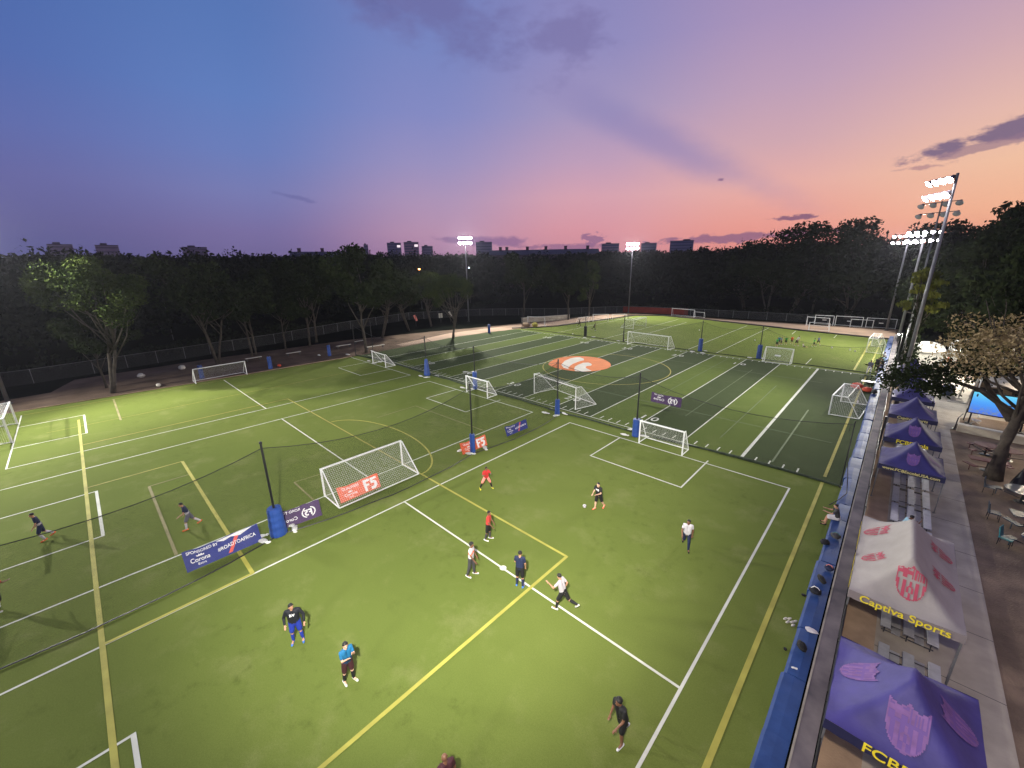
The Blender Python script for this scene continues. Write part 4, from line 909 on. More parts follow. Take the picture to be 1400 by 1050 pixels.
# bins, kiosk, marquee, sail
bb = thing('waste_bin', 'black waste bin on the plaza beside the farthest tents', 'bin', (4.15, 63.5, 0)); b = MB(); b.lathe((0, 0, 0), [(.28, 0), (.33, .95), (.36, .97), (.36, 1.02), (.3, 1.1), (.1, 1.2)], 12); b.build('drum', 'black_metal', bb); b = MB(); b.tube((.2, 0, .2), (.42, 0, .2), .1, n=8); b.build('wheel', 'dark_metal', bb)
bb = thing('waste_bin', 'dark blue barrel bin with a white bag hung on its side', 'bin', (5.0, 59.5, 0)); b = MB(); b.lathe((0, 0, 0), [(.42, 0), (.48, .5), (.46, 1.0), (.48, 1.05), (.2, 1.15)], 14); b.build('drum', 'bin_blue', bb); b = MB(); b.blob((-.5, -.1, .5), (.14, .2, .3), 8, 6, jit=.1); b.build('liner_bag', 'sand_white', bb)
tag((lambda b: (b.box((0, 0, .03), (1.2, .5, .05)), b.tube((-.4, 0, .05), (.5, 0, .12), .04), b)[2])(MB()).build('flat_cart', 'kerb_white', loc=(5.5, 56.8, 0)), 'low white trolley lying on the plaza below the leaning posts', 'trolley')
for x, y, h, rz, lab in ((5.75, 58.6, 3.6, .12, 'tall pale leaning post beside the blue barrel bin'), (6.25, 56.9, 3.4, .1, 'tall pale leaning post nearest the dark kiosk')):
    o = MB(); o.tube((0, 0, 0), (.35, 0, h), .07, n=8); o.box((0, 0, .04), (.5, .5, .07)); tag(o.build('plaza_post', 'kerb_white', loc=(x, y, 0)), lab, 'post')
ks = thing('kiosk', 'dark square kiosk under the tree beside the leaning posts', 'kiosk', (7.7, 58.2, 0)); b = MB(); b.box((0, 0, 1.1), (2.2, 2.0, 2.2)); b.build('cabin', 'mulch', ks); b = MB(); b.box((0, 0, 2.26), (2.5, 2.3, .12)); b.build('roof_slab', 'dark_metal', ks); b = MB(); b.box((-.2, -1.01, 1.35), (1.4, .03, .7)); b.build('shutter', 'black_metal', ks)
mat('marquee_white', (.72, .70, .64), .6, var=.05, scale=1)
def marquee(x, y, w, d, h, rise, lab, m='marquee_white', rz=0):
    t = thing('marquee', lab, 'marquee', (x, y, 0), rz); b = MB(); n = 12; vs = []
    for j in range(2):
        for i in range(n+1): a = math.pi*i/n; vs.append((-w/2*math.cos(a), (-d/2, d/2)[j], h+rise*math.sin(a)))
    b.add(vs, [(i, i+1, n+2+i, n+1+i) for i in range(n)]+[tuple(range(n, -1, -1)), tuple(range(n+1, 2*n+2))]); b.build('barrel_roof', m, t, smooth=False)
    for sx in (-1, 1):
        for sy in (-1, 1): b = MB(); b.tube((sx*w/2*.97, sy*d/2*.97, 0), (sx*w/2*.97, sy*d/2*.97, h), .05, n=8); b.build('leg', 'steel_white', t)
    b = MB(); b.box((0, d/2-.02, h/2), (w*.96, .02, h)); b.build('back_wall', m, t)
marquee(3.4, 73, 3.2, 4, 2.3, .8, 'bright white barrel-roofed marquee glowing under the dark trees')
marquee(7.6, 76, 4.2, 4, 2.4, 1.2, 'second bright white marquee to the right, seen through the leaves')
marquee(12.5, 78, 5, 4, 2.4, 1.2, 'third white marquee partly hidden by the reddish tree crown')
sl = thing('shade_sail', 'pale peaked shade sail at the right edge behind the tree trunk', 'canopy', (9.6, 54.5, 0)); b = MB(); vs = []; n = 14
for j in range(n+1):
    for i in range(n+1):
        u, v = i/n*2-1, j/n*2-1; d = max(abs(u), abs(v)); vs.append((u*3.0, v*2.2, 2.75+1.5*(1-d)**1.4+.1*math.sin(u*6)))
b.add(vs, [(j*(n+1)+i, j*(n+1)+i+1, (j+1)*(n+1)+i+1, (j+1)*(n+1)+i) for j in range(n) for i in range(n)]); b.build('sail_cloth', 'canopy_white', sl, smooth=True)
for sx in (-1, 1):
    for sy in (-1, 1): b = MB(); b.tube((sx*2.95, sy*2.15, 0), (sx*2.95, sy*2.15, 2.75), .05, n=8); b.build('leg', 'steel_white', sl)
def lantern(x, y, z, lab, P, col, rr=.16, parent=None):
    t = thing('lamp_post', lab, 'lamp', (x, y, 0)); b = MB(); b.tube((0, 0, 0), (0, 0, z), .06, .04, n=8); b.tube((0, 0, z), (-.35, 0, z+.05), .03, n=6); b.build('post_shaft', 'dark_metal', t)
    b = MB(); b.lathe((-.4, 0, z-.12), [(rr, 0), (rr*.9, .1), (rr*.3, .2)], 10); hd_ = b.build('lamp_shade', 'lamp_shell', t); b = MB(); b.blob((-.4, 0, z-.14), (rr*.85, rr*.85, .06), 10, 6); b.build('bulb', 'lamp_small', hd_)
    ld = bpy.data.lights.new('lantern_light', 'POINT'); ld.energy = P; ld.color = col; ld.shadow_soft_size = .15; lo = bpy.data.objects.new('lantern_light', ld); COL.objects.link(lo); lo.location = (x-.4, y, z-.32)
mat('lamp_small', (.9, .9, .9), .3, emit=(1, .97, .9), es=30)
lantern(.75, 74, 4.0, 'small bright white lamp at the foot of the dark tree by the far tents', 900, (1, .96, .85))
lantern(8.2, 70.0, 4.2, 'lamp post between the white marquees on the plaza', 900, (1, .93, .78))
lantern(5.6, 66.0, 3.8, 'lamp post at the left of the plaza by the marquees', 2400, (1, .95, .82))
lantern(11.0, 51.8, 4.4, 'added lamp post beyond the video screen', 1500, (1, .86, .66))  # post added to brighten the plaza and walkway, mostly out of view
lantern(9.2, 40.0, 4.6, 'added lamp post among the picnic tables right of the tree', 260, (1, .84, .62))  # another added post, a weak warm fill over the tables

# ------------------------------------------------------------------ people
def capsule(mb, p0, p1, r0, r1, n=10, flat=1.0, fdir=None):
    p0, p1 = Vector(p0), Vector(p1); d = p1-p0
    if d.length < 1e-5: d = Vector((0, 0, 1e-4))
    q = d.to_track_quat('Z', 'Y').to_matrix(); vs = []; rings = []
    for a in (-80, -45, 0): rings.append((p0, r0, R(a)))
    for a in (0, 45, 80): rings.append((p1, r1, R(a)))
    dn = d.normalized()
    for p, r, a in rings:
        for i in range(n):
            t = 2*math.pi*i/n; v = q @ Vector((math.cos(t), math.sin(t), 0))*r*math.cos(a)
            vs.append(p+dn*(r*math.sin(a))+v)
    m = len(rings); fs = [(k*n+i, k*n+(i+1) % n, (k+1)*n+(i+1) % n, (k+1)*n+i) for k in range(m-1) for i in range(n)]+[tuple(range(n-1, -1, -1)), tuple(range((m-1)*n, m*n))]
    if flat != 1.0 and fdir is not None:
        f = Vector(fdir).normalized(); c = (p0+p1)/2; vs = [v - f*((v-c).dot(f))*(1-flat) for v in vs]
    mb.add(vs, fs)
def remesh(mb, name, vox, m, parent, iters=2):
    me = bpy.data.meshes.new('t'); me.from_pydata(mb.v, [], mb.f); o = bpy.data.objects.new('t', me); COL.objects.link(o)
    md = o.modifiers.new('r', 'REMESH'); md.mode = 'VOXEL'; md.voxel_size = vox
    s = o.modifiers.new('s', 'SMOOTH'); s.iterations = iters; s.factor = .5
    dg = bpy.context.evaluated_depsgraph_get(); out = bpy.data.meshes.new_from_object(o.evaluated_get(dg)); bpy.data.objects.remove(o)
    out.name = name; out.materials.clear(); out.materials.append(MATS[m]); out.polygons.foreach_set('use_smooth', [True]*len(out.polygons))
    return link(name, out, parent)
def person(x, y, face, label, h=1.75, shirt='cloth_black', shorts='cloth_black', skin='skin_tan', hair='hair_black', socks=None, shoes='cloth_white', sleeves='short', legs='short',
           lean=4, legL=(6, 4, 8), legR=(-6, 4, 8), armL=(8, 10, 18), armR=(-5, 10, 15), hy=0, vox=.0115, print_=None, seat=None, bald=False, build=1.0, extra=None, z0=0., group='players on the near pitch', hairlong=0, band=None, lower=None):
    """face: heading of the chest (deg, 0=+Y, 90=-X). limbs: (swing forward, spread outward, bend)"""
    s = h/1.76; near = vox < .016
    t = thing('person', label, 'person', (x, y, 0), R(face), group)
    cd = lambda a: math.cos(R(a)); sd = lambda a: math.sin(R(a))
    J = {}; P0 = Vector((0, 0, 0))
    for sgn, k, (a, sp, kn) in ((-1, 'L', legL), (1, 'R', legR)):
        hip = Vector((sgn*.09, 0, -.03)); d1 = Vector((sgn*sd(sp)*cd(a), sd(a)*cd(sp), -cd(a)*cd(sp))).normalized()
        a2 = a-kn; d2 = Vector((sgn*sd(sp)*.7*cd(a2), sd(a2), -cd(a2))).normalized()
        J['hip'+k] = hip; J['knee'+k] = hip+d1*.43; J['ank'+k] = J['knee'+k]+d2*.42
        fa = a2*.6 if seat is None else 0
        if kn > 60 and seat is None: fa = a2*.9
        J['toe'+k] = J['ank'+k]+Vector((sgn*.03, cd(fa)*.17, sd(fa)*.17-.045)); J['heel'+k] = J['ank'+k]+Vector((0, -cd(fa)*.05, -sd(fa)*.05-.045))
    low = min(min(J['toe'+k].z, J['heel'+k].z) for k in 'LR')-.03
    up = Vector((0, sd(lean), cd(lean))); fw = Vector((0, cd(lean), -sd(lean)))
    chest = up*.30; neck = up*.53; 
    J['chest'] = chest; J['neck'] = neck
    hr = Matrix.Rotation(R(hy), 3, 'Z'); head = neck+up*.135+fw*.02; J['head'] = head
    for sgn, k, (a, sp, eb) in ((-1, 'L', armL), (1, 'R', armR)):
        sh = up*.475+Vector((sgn*.18*build, 0, 0)); d1 = Vector((sgn*sd(sp), sd(a)*cd(sp), -cd(a)*cd(sp))).normalized()
        a2 = a+eb; inw = -sgn*sd(min(eb, 90)*.35); d2 = Vector((inw*.8+sgn*sd(sp)*.3, sd(a2), -cd(a2))).normalized()
        J['sh'+k] = sh; J['el'+k] = sh+d1*.29; J['wr'+k] = J['el'+k]+d2*.25; J['hd'+k] = d2
    off = Vector((0, 0, -low)) if seat is None else Vector((0, 0, seat/s+.11)); z0v = Vector((0, 0, z0))
    def T(v): return (v+off)*s + z0v
    g = {k: (T(v) if not k.startswith('hd') else v) for k, v in J.items()}; pel = T(Vector((0, 0, 0)))
    B = build
    def torso(mb, e=0.0, lo=-.06):
        for sx in (-1, 1):
            capsule(mb, T(Vector((sx*.065*B, 0, lo))), T(up*.22+Vector((sx*.07*B, .005, 0))), (.098*B+e)*s, (.10*B+e)*s, flat=1)
            capsule(mb, T(up*.22+Vector((sx*.07*B, .005, 0))), T(up*.43+Vector((sx*.10*B, 0, 0))), (.10*B+e)*s, (.088*B+e)*s)
            capsule(mb, T(up*.46+Vector((sx*.04, 0, 0))), g['shL' if sx < 0 else 'shR'], (.07+e*.6)*s, (.052*B+e*.4)*s)
    body = MB(); torso(body)
    capsule(body, T(up*.47), T(neck+up*.05), .058*s, .05*s)
    hc = g['head']; H = lambda v: hc + (hr @ Vector(v))*s
    capsule(body, H((0, .005, -.055)), H((0, -.008, .035)), .066*s, .082*s, 12); capsule(body, H((0, .035, -.075)), H((0, .02, -.02)), .045*s, .062*s)
    if near:
        capsule(body, H((0, .082, .005)), H((0, .10, -.022)), .011*s, .016*s, 6)
        for sx in (-1, 1): capsule(body, H((sx*.078, -.005, .005)), H((sx*.08, -.008, -.025)), .018*s, .014*s, 6)
        capsule(body, H((-.02, .078, -.055)), H((.02, .078, -.055)), .010*s, .010*s, 6)
    for k in 'LR':
        capsule(body, g['hip'+k], g['knee'+k], .082*B*s, .055*s); capsule(body, g['knee'+k], g['knee'+k].lerp(g['ank'+k], .35), .054*s, .056*s); capsule(body, g['knee'+k].lerp(g['ank'+k], .35), g['ank'+k], .056*s, .036*s)
        capsule(body, g['ank'+k], g['toe'+k], .036*s, .032*s)
        capsule(body, g['sh'+k], g['el'+k], .048*B*s, .038*s); capsule(body, g['el'+k], g['wr'+k], .038*s, .026*s)
        d = g['hd'+k].normalized(); side = d.cross(Vector((0, 1, .2))).normalized() if abs(d.y) < .8 else Vector((1, 0, 0)); w = g['wr'+k]; nrm = d.cross(side).normalized()
        capsule(body, w, w+d*.075*s, .026*s, .033*s, 8, flat=.75, fdir=nrm)
        if near:
            for j, (o_, l_) in enumerate(((-.026, .070), (-.009, .082), (.009, .078), (.026, .062))):
                b0 = w+d*.095*s+side*o_*s; d_b = (d*.8+nrm*.45*(1 if k == 'L' else -1)).normalized(); capsule(body, b0, b0+d*l_*.5*s, .0105*s, .0100*s, 6); capsule(body, b0+d*l_*.5*s, b0+d*l_*.5*s+d_b*l_*.5*s, .0100*s, .0095*s, 6)
            th = w+d*.03*s-side*.03*s; capsule(body, th, th+(d-side*.8).normalized()*.055*s, .012*s, .0105*s, 6)
    bo = remesh(body, 'body', vox, skin, t)
    if near:   # eyes
        mb = MB()
        for sx in (-1, 1): mb.blob(H((sx*.031, .079, .012)), (.011*s, .008*s, .008*s), 6, 4)
        mb.build('eye', 'eye_dark', t)
    cv = max(vox, .013)
    sh = MB(); torso(sh, .014, -.03); fr = {'short': .62, 'long': 1.0, 'none': 0}[sleeves]
    for k in 'LR':
        capsule(sh, g['sh'+k], g['sh'+k].lerp(g['el'+k], min(1, fr if fr < 1 else 1)), (.048*B+.009)*s, (.040+.016)*s)
        if sleeves == 'long': capsule(sh, g['el'+k], g['el'+k].lerp(g['wr'+k], .9), .054*s, .042*s)
    so = remesh(sh, 'shirt', cv, shirt, t)
    if lower or band:
        so.data.materials.append(MATS[lower or band[0]])
        zc = T(up*.17).z; zb = T(up*.30).z
        for p_ in so.data.polygons:
            z = p_.center.z
            if lower and z < zc: p_.material_index = 1
            if band and zb-.05 < z < zb+.045: p_.material_index = 1
    st_ = MB()
    for sx, k in ((-1, 'L'), (1, 'R')):
        capsule(st_, T(Vector((sx*.062*B, 0, .03))), g['hip'+k], (.103*B+.012)*s, (.098*B+.014)*s)
        if legs == 'short': capsule(st_, g['hip'+k], g['hip'+k].lerp(g['knee'+k], .88), (.092*B+.014)*s, (.062+.028)*s)
        else: capsule(st_, g['hip'+k], g['knee'+k], (.088*B+.012)*s, .070*s); capsule(st_, g['knee'+k], g['ank'+k], .069*s, .050*s)
    remesh(st_, 'shorts' if legs == 'short' else 'trousers', cv, shorts, t)
    for k in 'LR':
        if socks and legs == 'short':
            mb = MB(); capsule(mb, g['knee'+k].lerp(g['ank'+k], .22), g['knee'+k].lerp(g['ank'+k], .45), .062*s, .060*s); capsule(mb, g['knee'+k].lerp(g['ank'+k], .45), g['ank'+k], .060*s, .042*s); mb.build('sock', socks, t, smooth=True)
        mb = MB(); capsule(mb, g['heel'+k]+Vector((0, 0, .012)), g['toe'+k], .040*s, .038*s, 10); capsule(mb, g['ank'+k].lerp(g['heel'+k], .5), g['heel'+k].lerp(g['toe'+k], .5), .045*s, .040*s, 10); mb.build('shoe', shoes, t, smooth=True)
    if not bald:
        mb = MB(); c = H((0, -.014, .036)); vs = []; n, m = 14, 7
        for j in range(m+1):
            ph = R(108)*j/m
            for i in range(n):
                a = 2*math.pi*i/n; fr_ = max(0, math.sin(a)); ph2 = ph*(1-.38*fr_) ; jt = 1+random.uniform(-.03, .05)+hairlong*.15
                v = Vector((.089*math.sin(ph2)*math.cos(a), .097*math.sin(ph2)*math.sin(a), .088*math.cos(ph2)))*jt; vs.append(c+(hr @ v)*s)
        mb.add(vs, [(j*n+i, j*n+(i+1) % n, (j+1)*n+(i+1) % n, (j+1)*n+i) for j in range(m) for i in range(n)]); mb.build('hair', hair, t, smooth=True)
    if print_ and near:
        m, sz, txt = print_; c = T(up*.36)+(fw*(.100*B+.022))*s; o = text_mesh('shirt_print', txt, m, sz, t); o.location = c; o.rotation_euler = (R(90-lean), 0, R(180)); o.data.update()
    if extra: extra(t, g, s, H)
    return t
def gp(px, py): g = ground(px, py); return g.x, g.y
# heading toward the camera from point: helper
def toward(x, y, add=0): return math.degrees(math.atan2(-(0-x), (0-y)))+add    # chest heading facing the camera
def fc(px, py, add=0): x, y = gp(px, py); return x, y, toward(x, y, add)
x, y, f = fc(408, 876, -15)
person(x, y, f, 'player in a black long-sleeved top with a white chest print, blue shorts and blue socks', 1.80, 'cloth_ink', 'cloth_royal', 'skin_tan', socks='cloth_royal', shoes='cloth_ltblue', sleeves='long', hy=35, armL=(5, 28, 25), armR=(-8, 22, 45), legL=(2, 6, 5), legR=(6, 5, 12), build=1.12, print_=('print_white', .16, 'BV'))
x, y, f = fc(479, 932, 165)
person(x, y, -84, 'player in a bright blue shirt holding a hand to the mouth, dark red shorts', 1.76, 'cloth_sky', 'cloth_maroon', 'skin_pale', socks='cloth_black', shoes='cloth_silver', lower='cloth_sea', hy=-15, armL=(28, 2, 118), armR=(18, 6, 112), legL=(3, 3, 3), legR=(-5, 4, 6))
x, y, f = fc(645, 787, 35)
person(x, y, -62, 'curly-haired person in a white shirt with a red band and long dark trousers', 1.80, 'cloth_white', 'cloth_charcoal', 'skin_brown', shoes='cloth_silver', legs='long', band=('cloth_orange',), hairlong=1, hy=-10, armL=(8, 6, 20), armR=(12, 6, 22), legL=(8, 3, 6), legR=(-7, 3, 8), build=.92)
x, y, f = fc(665, 668, 0)
person(x, y, f+20, 'player in a red vest and pale pink shorts standing wide-legged in yellow boots', 1.62, 'cloth_red', 'cloth_pink', 'skin_brown', socks='cloth_black', shoes='cloth_yellow', hy=10, armL=(30, 20, 90), armR=(20, 25, 95), legL=(12, 24, 14), legR=(-4, 26, 12), lean=8)
x, y, f = fc(668, 738, 0)
person(x, y, -60, 'player in a coral T-shirt and black shorts standing sideways', 1.72, 'cloth_coral', 'cloth_black', 'skin_brown', socks='cloth_charcoal', shoes='cloth_silver', hy=-15, armL=(12, 8, 20), armR=(14, 8, 25), legL=(5, 2, 5), legR=(-6, 2, 8), lean=5, build=.95)
x, y, f = fc(711, 801, 180)
person(x, y, f-15, 'player in a dark navy shirt and black shorts with bright blue boots, back turned', 1.78, 'cloth_navy', 'cloth_black', 'skin_tan', socks='cloth_navy', shoes='cloth_ltblue', armL=(8, 10, 45), armR=(0, 10, 20), legL=(2, 4, 5), legR=(-2, 4, 6))
x, y, f = fc(769, 833, 150)
person(x, y, 98, 'player in a grey T-shirt running beside the halfway line', 1.74, 'cloth_grey', 'cloth_black', 'skin_tan', socks='cloth_black', shoes='cloth_silver', armL=(35, 25, 70), armR=(-40, 15, 60), legL=(22, 5, 15), legR=(-28, 6, 55), lean=15, hy=-10)
x, y, f = fc(818, 696, 0)
person(x, y, 178, 'player in black with a white chest print and pink boots about to kick the ball', 1.80, 'cloth_black', 'cloth_black', 'skin_pale', shoes='cloth_fluoro_pink', armL=(20, 8, 75), armR=(15, 8, 60), legL=(-14, 5, 22), legR=(12, 5, 10), lean=10, print_=('print_white', .15, 'HB'), hy=5)
x, y, f = fc(937, 751, 15)
person(x, y, 200, 'person in a white T-shirt and long dark trousers walking near the right of the pitch', 1.74, 'cloth_white', 'cloth_navy', 'skin_brown', shoes='cloth_black', legs='long', armL=(-15, 12, 25), armR=(15, 15, 35), legL=(12, 3, 12), legR=(-14, 3, 48), hy=-25, build=1.0, print_=None)
x, y, f = fc(848, 1012, -60)
person(x, y, 160, 'player dressed all in black walking alone at the bottom of the picture', 1.84, 'cloth_black', 'cloth_black', 'skin_brown', shoes='cloth_silver', armL=(14, 8, 35), armR=(2, 8, 25), legL=(14, 4, 18), legR=(-12, 4, 30), lean=14, hairlong=.6, build=1.05)
person(-6.25, 3.95, toward(-6.2, 3.9, 200), 'bald person in a maroon shirt whose head and shoulders enter the bottom edge', 1.72, 'cloth_maroon', 'cloth_black', 'skin_brown', bald=True, armL=(5, 15, 20), build=1.05)
x, y, f = fc(62, 738, 0)
person(x, y, f-70+180+160, 'player in a navy and grey top walking on the left pitch near the picture edge', 1.72, 'cloth_navy', 'cloth_navy', 'skin_tan', socks='cloth_white', shoes='cloth_orange', lower='cloth_grey', armL=(8, 6, 25), armR=(-8, 6, 25), legL=(20, 4, 42), legR=(-8, 4, 40), lean=10, hy=0, group='players on the left pitch')
x, y, f = fc(262, 721, 0)
person(x, y, f-90, 'player in a navy and grey top running behind the net above the blue banner', 1.70, 'cloth_navy', 'cloth_slate', 'skin_tan', socks='cloth_white', shoes='cloth_orange', lower='cloth_grey', armL=(12, 6, 45), armR=(-14, 6, 40), legL=(26, 4, 22), legR=(-22, 4, 22), lean=16, group='players on the left pitch')
x, y = gp(1, 834)
person(x, y, 60, 'player in black shorts cut off by the left edge of the picture', 1.75, 'cloth_red', 'cloth_black', 'skin_brown', socks='cloth_white', shoes='cloth_white', armL=(30, 15, 30), armR=(30, 15, 40), legL=(12, 5, 15), legR=(-10, 5, 30), group='players on the left pitch')
# the ball
b = MB(); b.blob((0, 0, .11), (.11, .11, .11), 16, 12); o = b.build('football', 'cloth_white', smooth=True); g = ground(799, 694); o.location = g
MATS_b = MATS['cloth_black']; o.data.materials.append(MATS_b)
for p_ in o.data.polygons:
    c = p_.center; 
    if (int(c.x*1000+500)*7+int(c.z*1000)*3) % 5 == 0: p_.material_index = 1
tag(o, 'white and black football on the turf beside the player in black', 'ball')
# people along the ledge
person(-.42, 25.0, 95, 'person in a dark shirt and white shorts sitting on the blue ledge', 1.72, 'cloth_charcoal', 'cloth_white', 'skin_tan', shoes='cloth_black', seat=.44, legL=(82, 6, 75), legR=(80, 8, 70), armL=(35, 8, 60), armR=(40, 8, 60), lean=14, group='people on the touchline')
for (px, py, h, sh, so, lab, kw) in (
    (1187, 512, 1.8, 'cloth_slate', 'cloth_white', 'adult in a grey top and white trousers at the end of the far net', dict(legs='long', legL=(12, 10, 8), legR=(-12, 8, 8))),
    (1197, 506, 1.7, 'cloth_black', 'cloth_black', 'adult in black bending beside the far end of the ledge', dict(lean=35, legs='long'))):
    x, y, f = fc(px, py, 170); person(x, y, f, lab, h, sh, so, 'skin_brown', shoes='cloth_black', vox=.025, group='people on the touchline', **kw)
for i, (y, sh, lab) in enumerate(((66.5, 'cloth_navy', 'seated spectator in navy at the far end of the ledge'), (69.0, 'cloth_black', 'seated spectator in black beyond the one in navy'), (71.6, 'cloth_lightblue', 'seated spectator in pale blue on the far ledge'), (74.5, 'cloth_white', 'farthest seated spectator, dressed in white, on the ledge'))):
    person(-.35, y, 90, lab, 1.7, sh, 'cloth_black', 'skin_brown', seat=.44, legL=(80, 8, 75), legR=(80, 8, 75), armL=(35, 8, 60), armR=(35, 8, 60), lean=15, vox=.025, group='people on the touchline')
person(2.05, 26.2, -60, 'person in a pale blue shirt sitting on the bleacher just beyond the white tent', 1.66, 'cloth_lightblue', 'cloth_black', 'skin_brown', seat=.46, legL=(80, 6, 80), legR=(75, 6, 70), armL=(40, 10, 60), armR=(60, 10, 80), lean=25, vox=.016, group='spectators behind the fence')
for (x, y, sh, f, lab) in ((5.6, 74.2, 'cloth_orange', 150, 'spectator in orange standing on the bright plaza'), (6.3, 73.0, 'cloth_coral', 190, 'spectator in coral standing on the bright plaza'), (7.0, 72.2, 'cloth_slate', 160, 'tall spectator in grey and pink right of the two in orange'), (7.1, 69.4, 'cloth_black', 120, 'spectator in black at the right of the plaza group')):
    person(x, y, f, lab, 1.7, sh, 'cloth_black', 'skin_tan', vox=.025, group='spectators behind the fence')
# children and coach on the far field
KID = [(1061.5, 474, 'cloth_lime', 1.45, 'child in green standing at the left of the far group'), (1064.5, 470.5, 'cloth_teal', 1.35, 'child in teal just right of the green one'), (1067.5, 471.5, 'cloth_steelblue', 1.35, 'child in blue beside the teal one'), (1074, 471, 'cloth_lime', 1.35, 'child in green in the middle of the far group'),
       (1082, 470.5, 'cloth_orange', 1.4, 'child in an orange shirt in the far group'), (1112, 474, 'cloth_lime', 1.4, 'child in green at the left of the far pair'), (1118, 471.5, 'cloth_steelblue', 1.4, 'child in blue-grey at the right of the far pair')]
for i, (px, py, c, h, lab) in enumerate(KID):
    x, y, f = fc(px, py, random.choice((40, -60, 100, 170, 0))); person(x, y, f, lab, h, c, 'cloth_black', 'skin_tan', vox=.022, legL=(10+i*3, 5, 12), legR=(-12, 5, 20), group='children training on the far field')
x, y, f = fc(1088.5, 473, 60); person(x, y, f, 'coach in a grey top bending over the ball among the children', 1.78, 'cloth_silver', 'cloth_black', 'skin_tan', vox=.022, lean=22, legL=(12, 8, 10), legR=(-8, 8, 10), group='children training on the far field')
x, y = gp(1094, 474); b = MB(); capsule(b, (0, 0, .12), (.9, .1, .12), .12, .1); capsule(b, (.9, .1, .12), (1.3, .3, .1), .09, .06); capsule(b, (-.25, 0, .14), (-.3, 0, .14), .1, .1)
person(x+.4, y, -70, 'child sitting on the grass right of the coach', 1.3, 'cloth_white', 'cloth_black', 'skin_tan', vox=.022, seat=.02, legL=(85, 10, 5), legR=(85, 14, 5), lean=-10, group='children training on the far field')
for px, py, lab, ln in ((792, 447, 'person in black jogging at the left of the far field', 5), (812, 452, 'person in black leaning into a kick beside the dark padded post', 25)):
    x, y, f = fc(px, py, 80); person(x, y, f, lab, 1.8, 'cloth_black', 'cloth_black', 'skin_brown', vox=.025, lean=ln, legL=(20, 5, 10), legR=(-25, 5, 30), legs='long', group='players on the far field')

# ------------------------------------------------------------------ belongings on the ledge and elsewhere
def lump(name, x, y, z, rad, m, lab, cat, strap=True, rz=0, jit=.13, trim=None):
    if y < 30: rad = tuple(r*.72 for r in rad)
    t = thing(name, lab, cat, (x, y, z), rz, None); b = MB(); b.blob((0, 0, rad[2]*.9), rad, 12, 8, jit=jit); b.build('pouch', m, t, smooth=True)
    if strap: b = MB(); b.path([(-rad[0]*.7, 0, rad[2]*1.5), (-rad[0]*.3, .05, rad[2]*2.3), (rad[0]*.3, .02, rad[2]*2.3), (rad[0]*.7, 0, rad[2]*1.5)], .014, 5); b.build('strap', trim or 'black_metal', t)
    return t
ZL = .46
lump('sports_bag', -.30, 23.1, ZL, (.30, .34, .15), 'cloth_charcoal', 'dark bag with a teal top next to the seated person on the ledge', 'bag', trim='teal_plastic')
lump('sports_bag', -.62, 22.3, ZL-.05, (.26, .34, .12), 'cloth_black', 'low black bag at the front edge of the ledge', 'bag')
lump('sports_bag', -.22, 20.2, ZL, (.24, .26, .13), 'cloth_navy', 'navy bag with a pink trim, farthest of the three dark bags on the ledge', 'bag', trim='cloth_pink')
lump('sports_bag', -.36, 19.2, ZL, (.17, .40, .12), 'cloth_black', 'long black bag in the middle of the three dark bags on the ledge', 'bag', rz=.5)
lump('sports_bag', -.45, 18.2, ZL, (.30, .28, .16), 'cloth_ink', 'round black bag with a white strap, nearest of the three dark bags on the ledge', 'bag', trim='print_white')
lump('sports_bag', -.38, 14.9, ZL, (.20, .34, .13), 'cloth_black', 'black backpack lying on the nearest part of the blue ledge', 'bag', rz=.4)
b = MB(); b.blob((0, 0, .03), (.2, .14, .035), 9, 5, jit=.2); tag(b.build('towel', 'cloth_white', loc=(-.24, 15.95, ZL)), 'small white towel lying on the blue ledge', 'towel')
b = MB(); b.tube((0, 0, 0), (0, 0, .02), .035, n=8); b.tube((0, 0, .02), (.13, .03, .03), .03, n=8); tag(b.build('water_bottle', 'cloth_silver', loc=(-.45, 13.8, ZL+.03)), 'tiny bottle beside the black backpack on the ledge', 'bottle')
for i, (dx, dy) in enumerate(((0, 0), (.12, .1), (.22, -.02), (.1, -.12), (.3, .1), (.28, -.16))):
    b = MB(); b.blob((0, 0, .045), (.045, .11, .045), 8, 5); o = b.build('shoe', 'kerb_white', loc=(-1.08+dx, 16.45+dy, .01)); o.rotation_euler = (0, 0, -.5); tag(o, 'cream slipper in the small huddle on the turf beside the ledge', 'shoe', 'cream footwear on the turf beside the ledge')
lump('sports_bag', -.78, 18.35, 0, (.12, .10, .06), 'cloth_black', 'small dark pouch on the turf against the ledge', 'bag', False)
lump('sports_bag', -.80, 14.95, 0, (.08, .10, .05), 'cloth_black', 'tiny dark pouch on the turf against the nearest part of the ledge', 'bag', False)
for x, y, s, lab in ((.78, 15.1, 1.0, 'crumpled white plastic sheet on the sand behind the fence'), (.72, 10.6, 1.2, 'white sandbag at the near leg of the violet tent')):
    b = MB(); b.blob((0, 0, .1), (.26*s, .24*s, .12*s), 9, 6, jit=.28); b.blob((.12, -.25*s, .06), (.14*s, .18*s, .07), 7, 5, jit=.3); tag(b.build('white_sack', 'sand_white', loc=(x+.1, y, 0)), lab, 'sack')
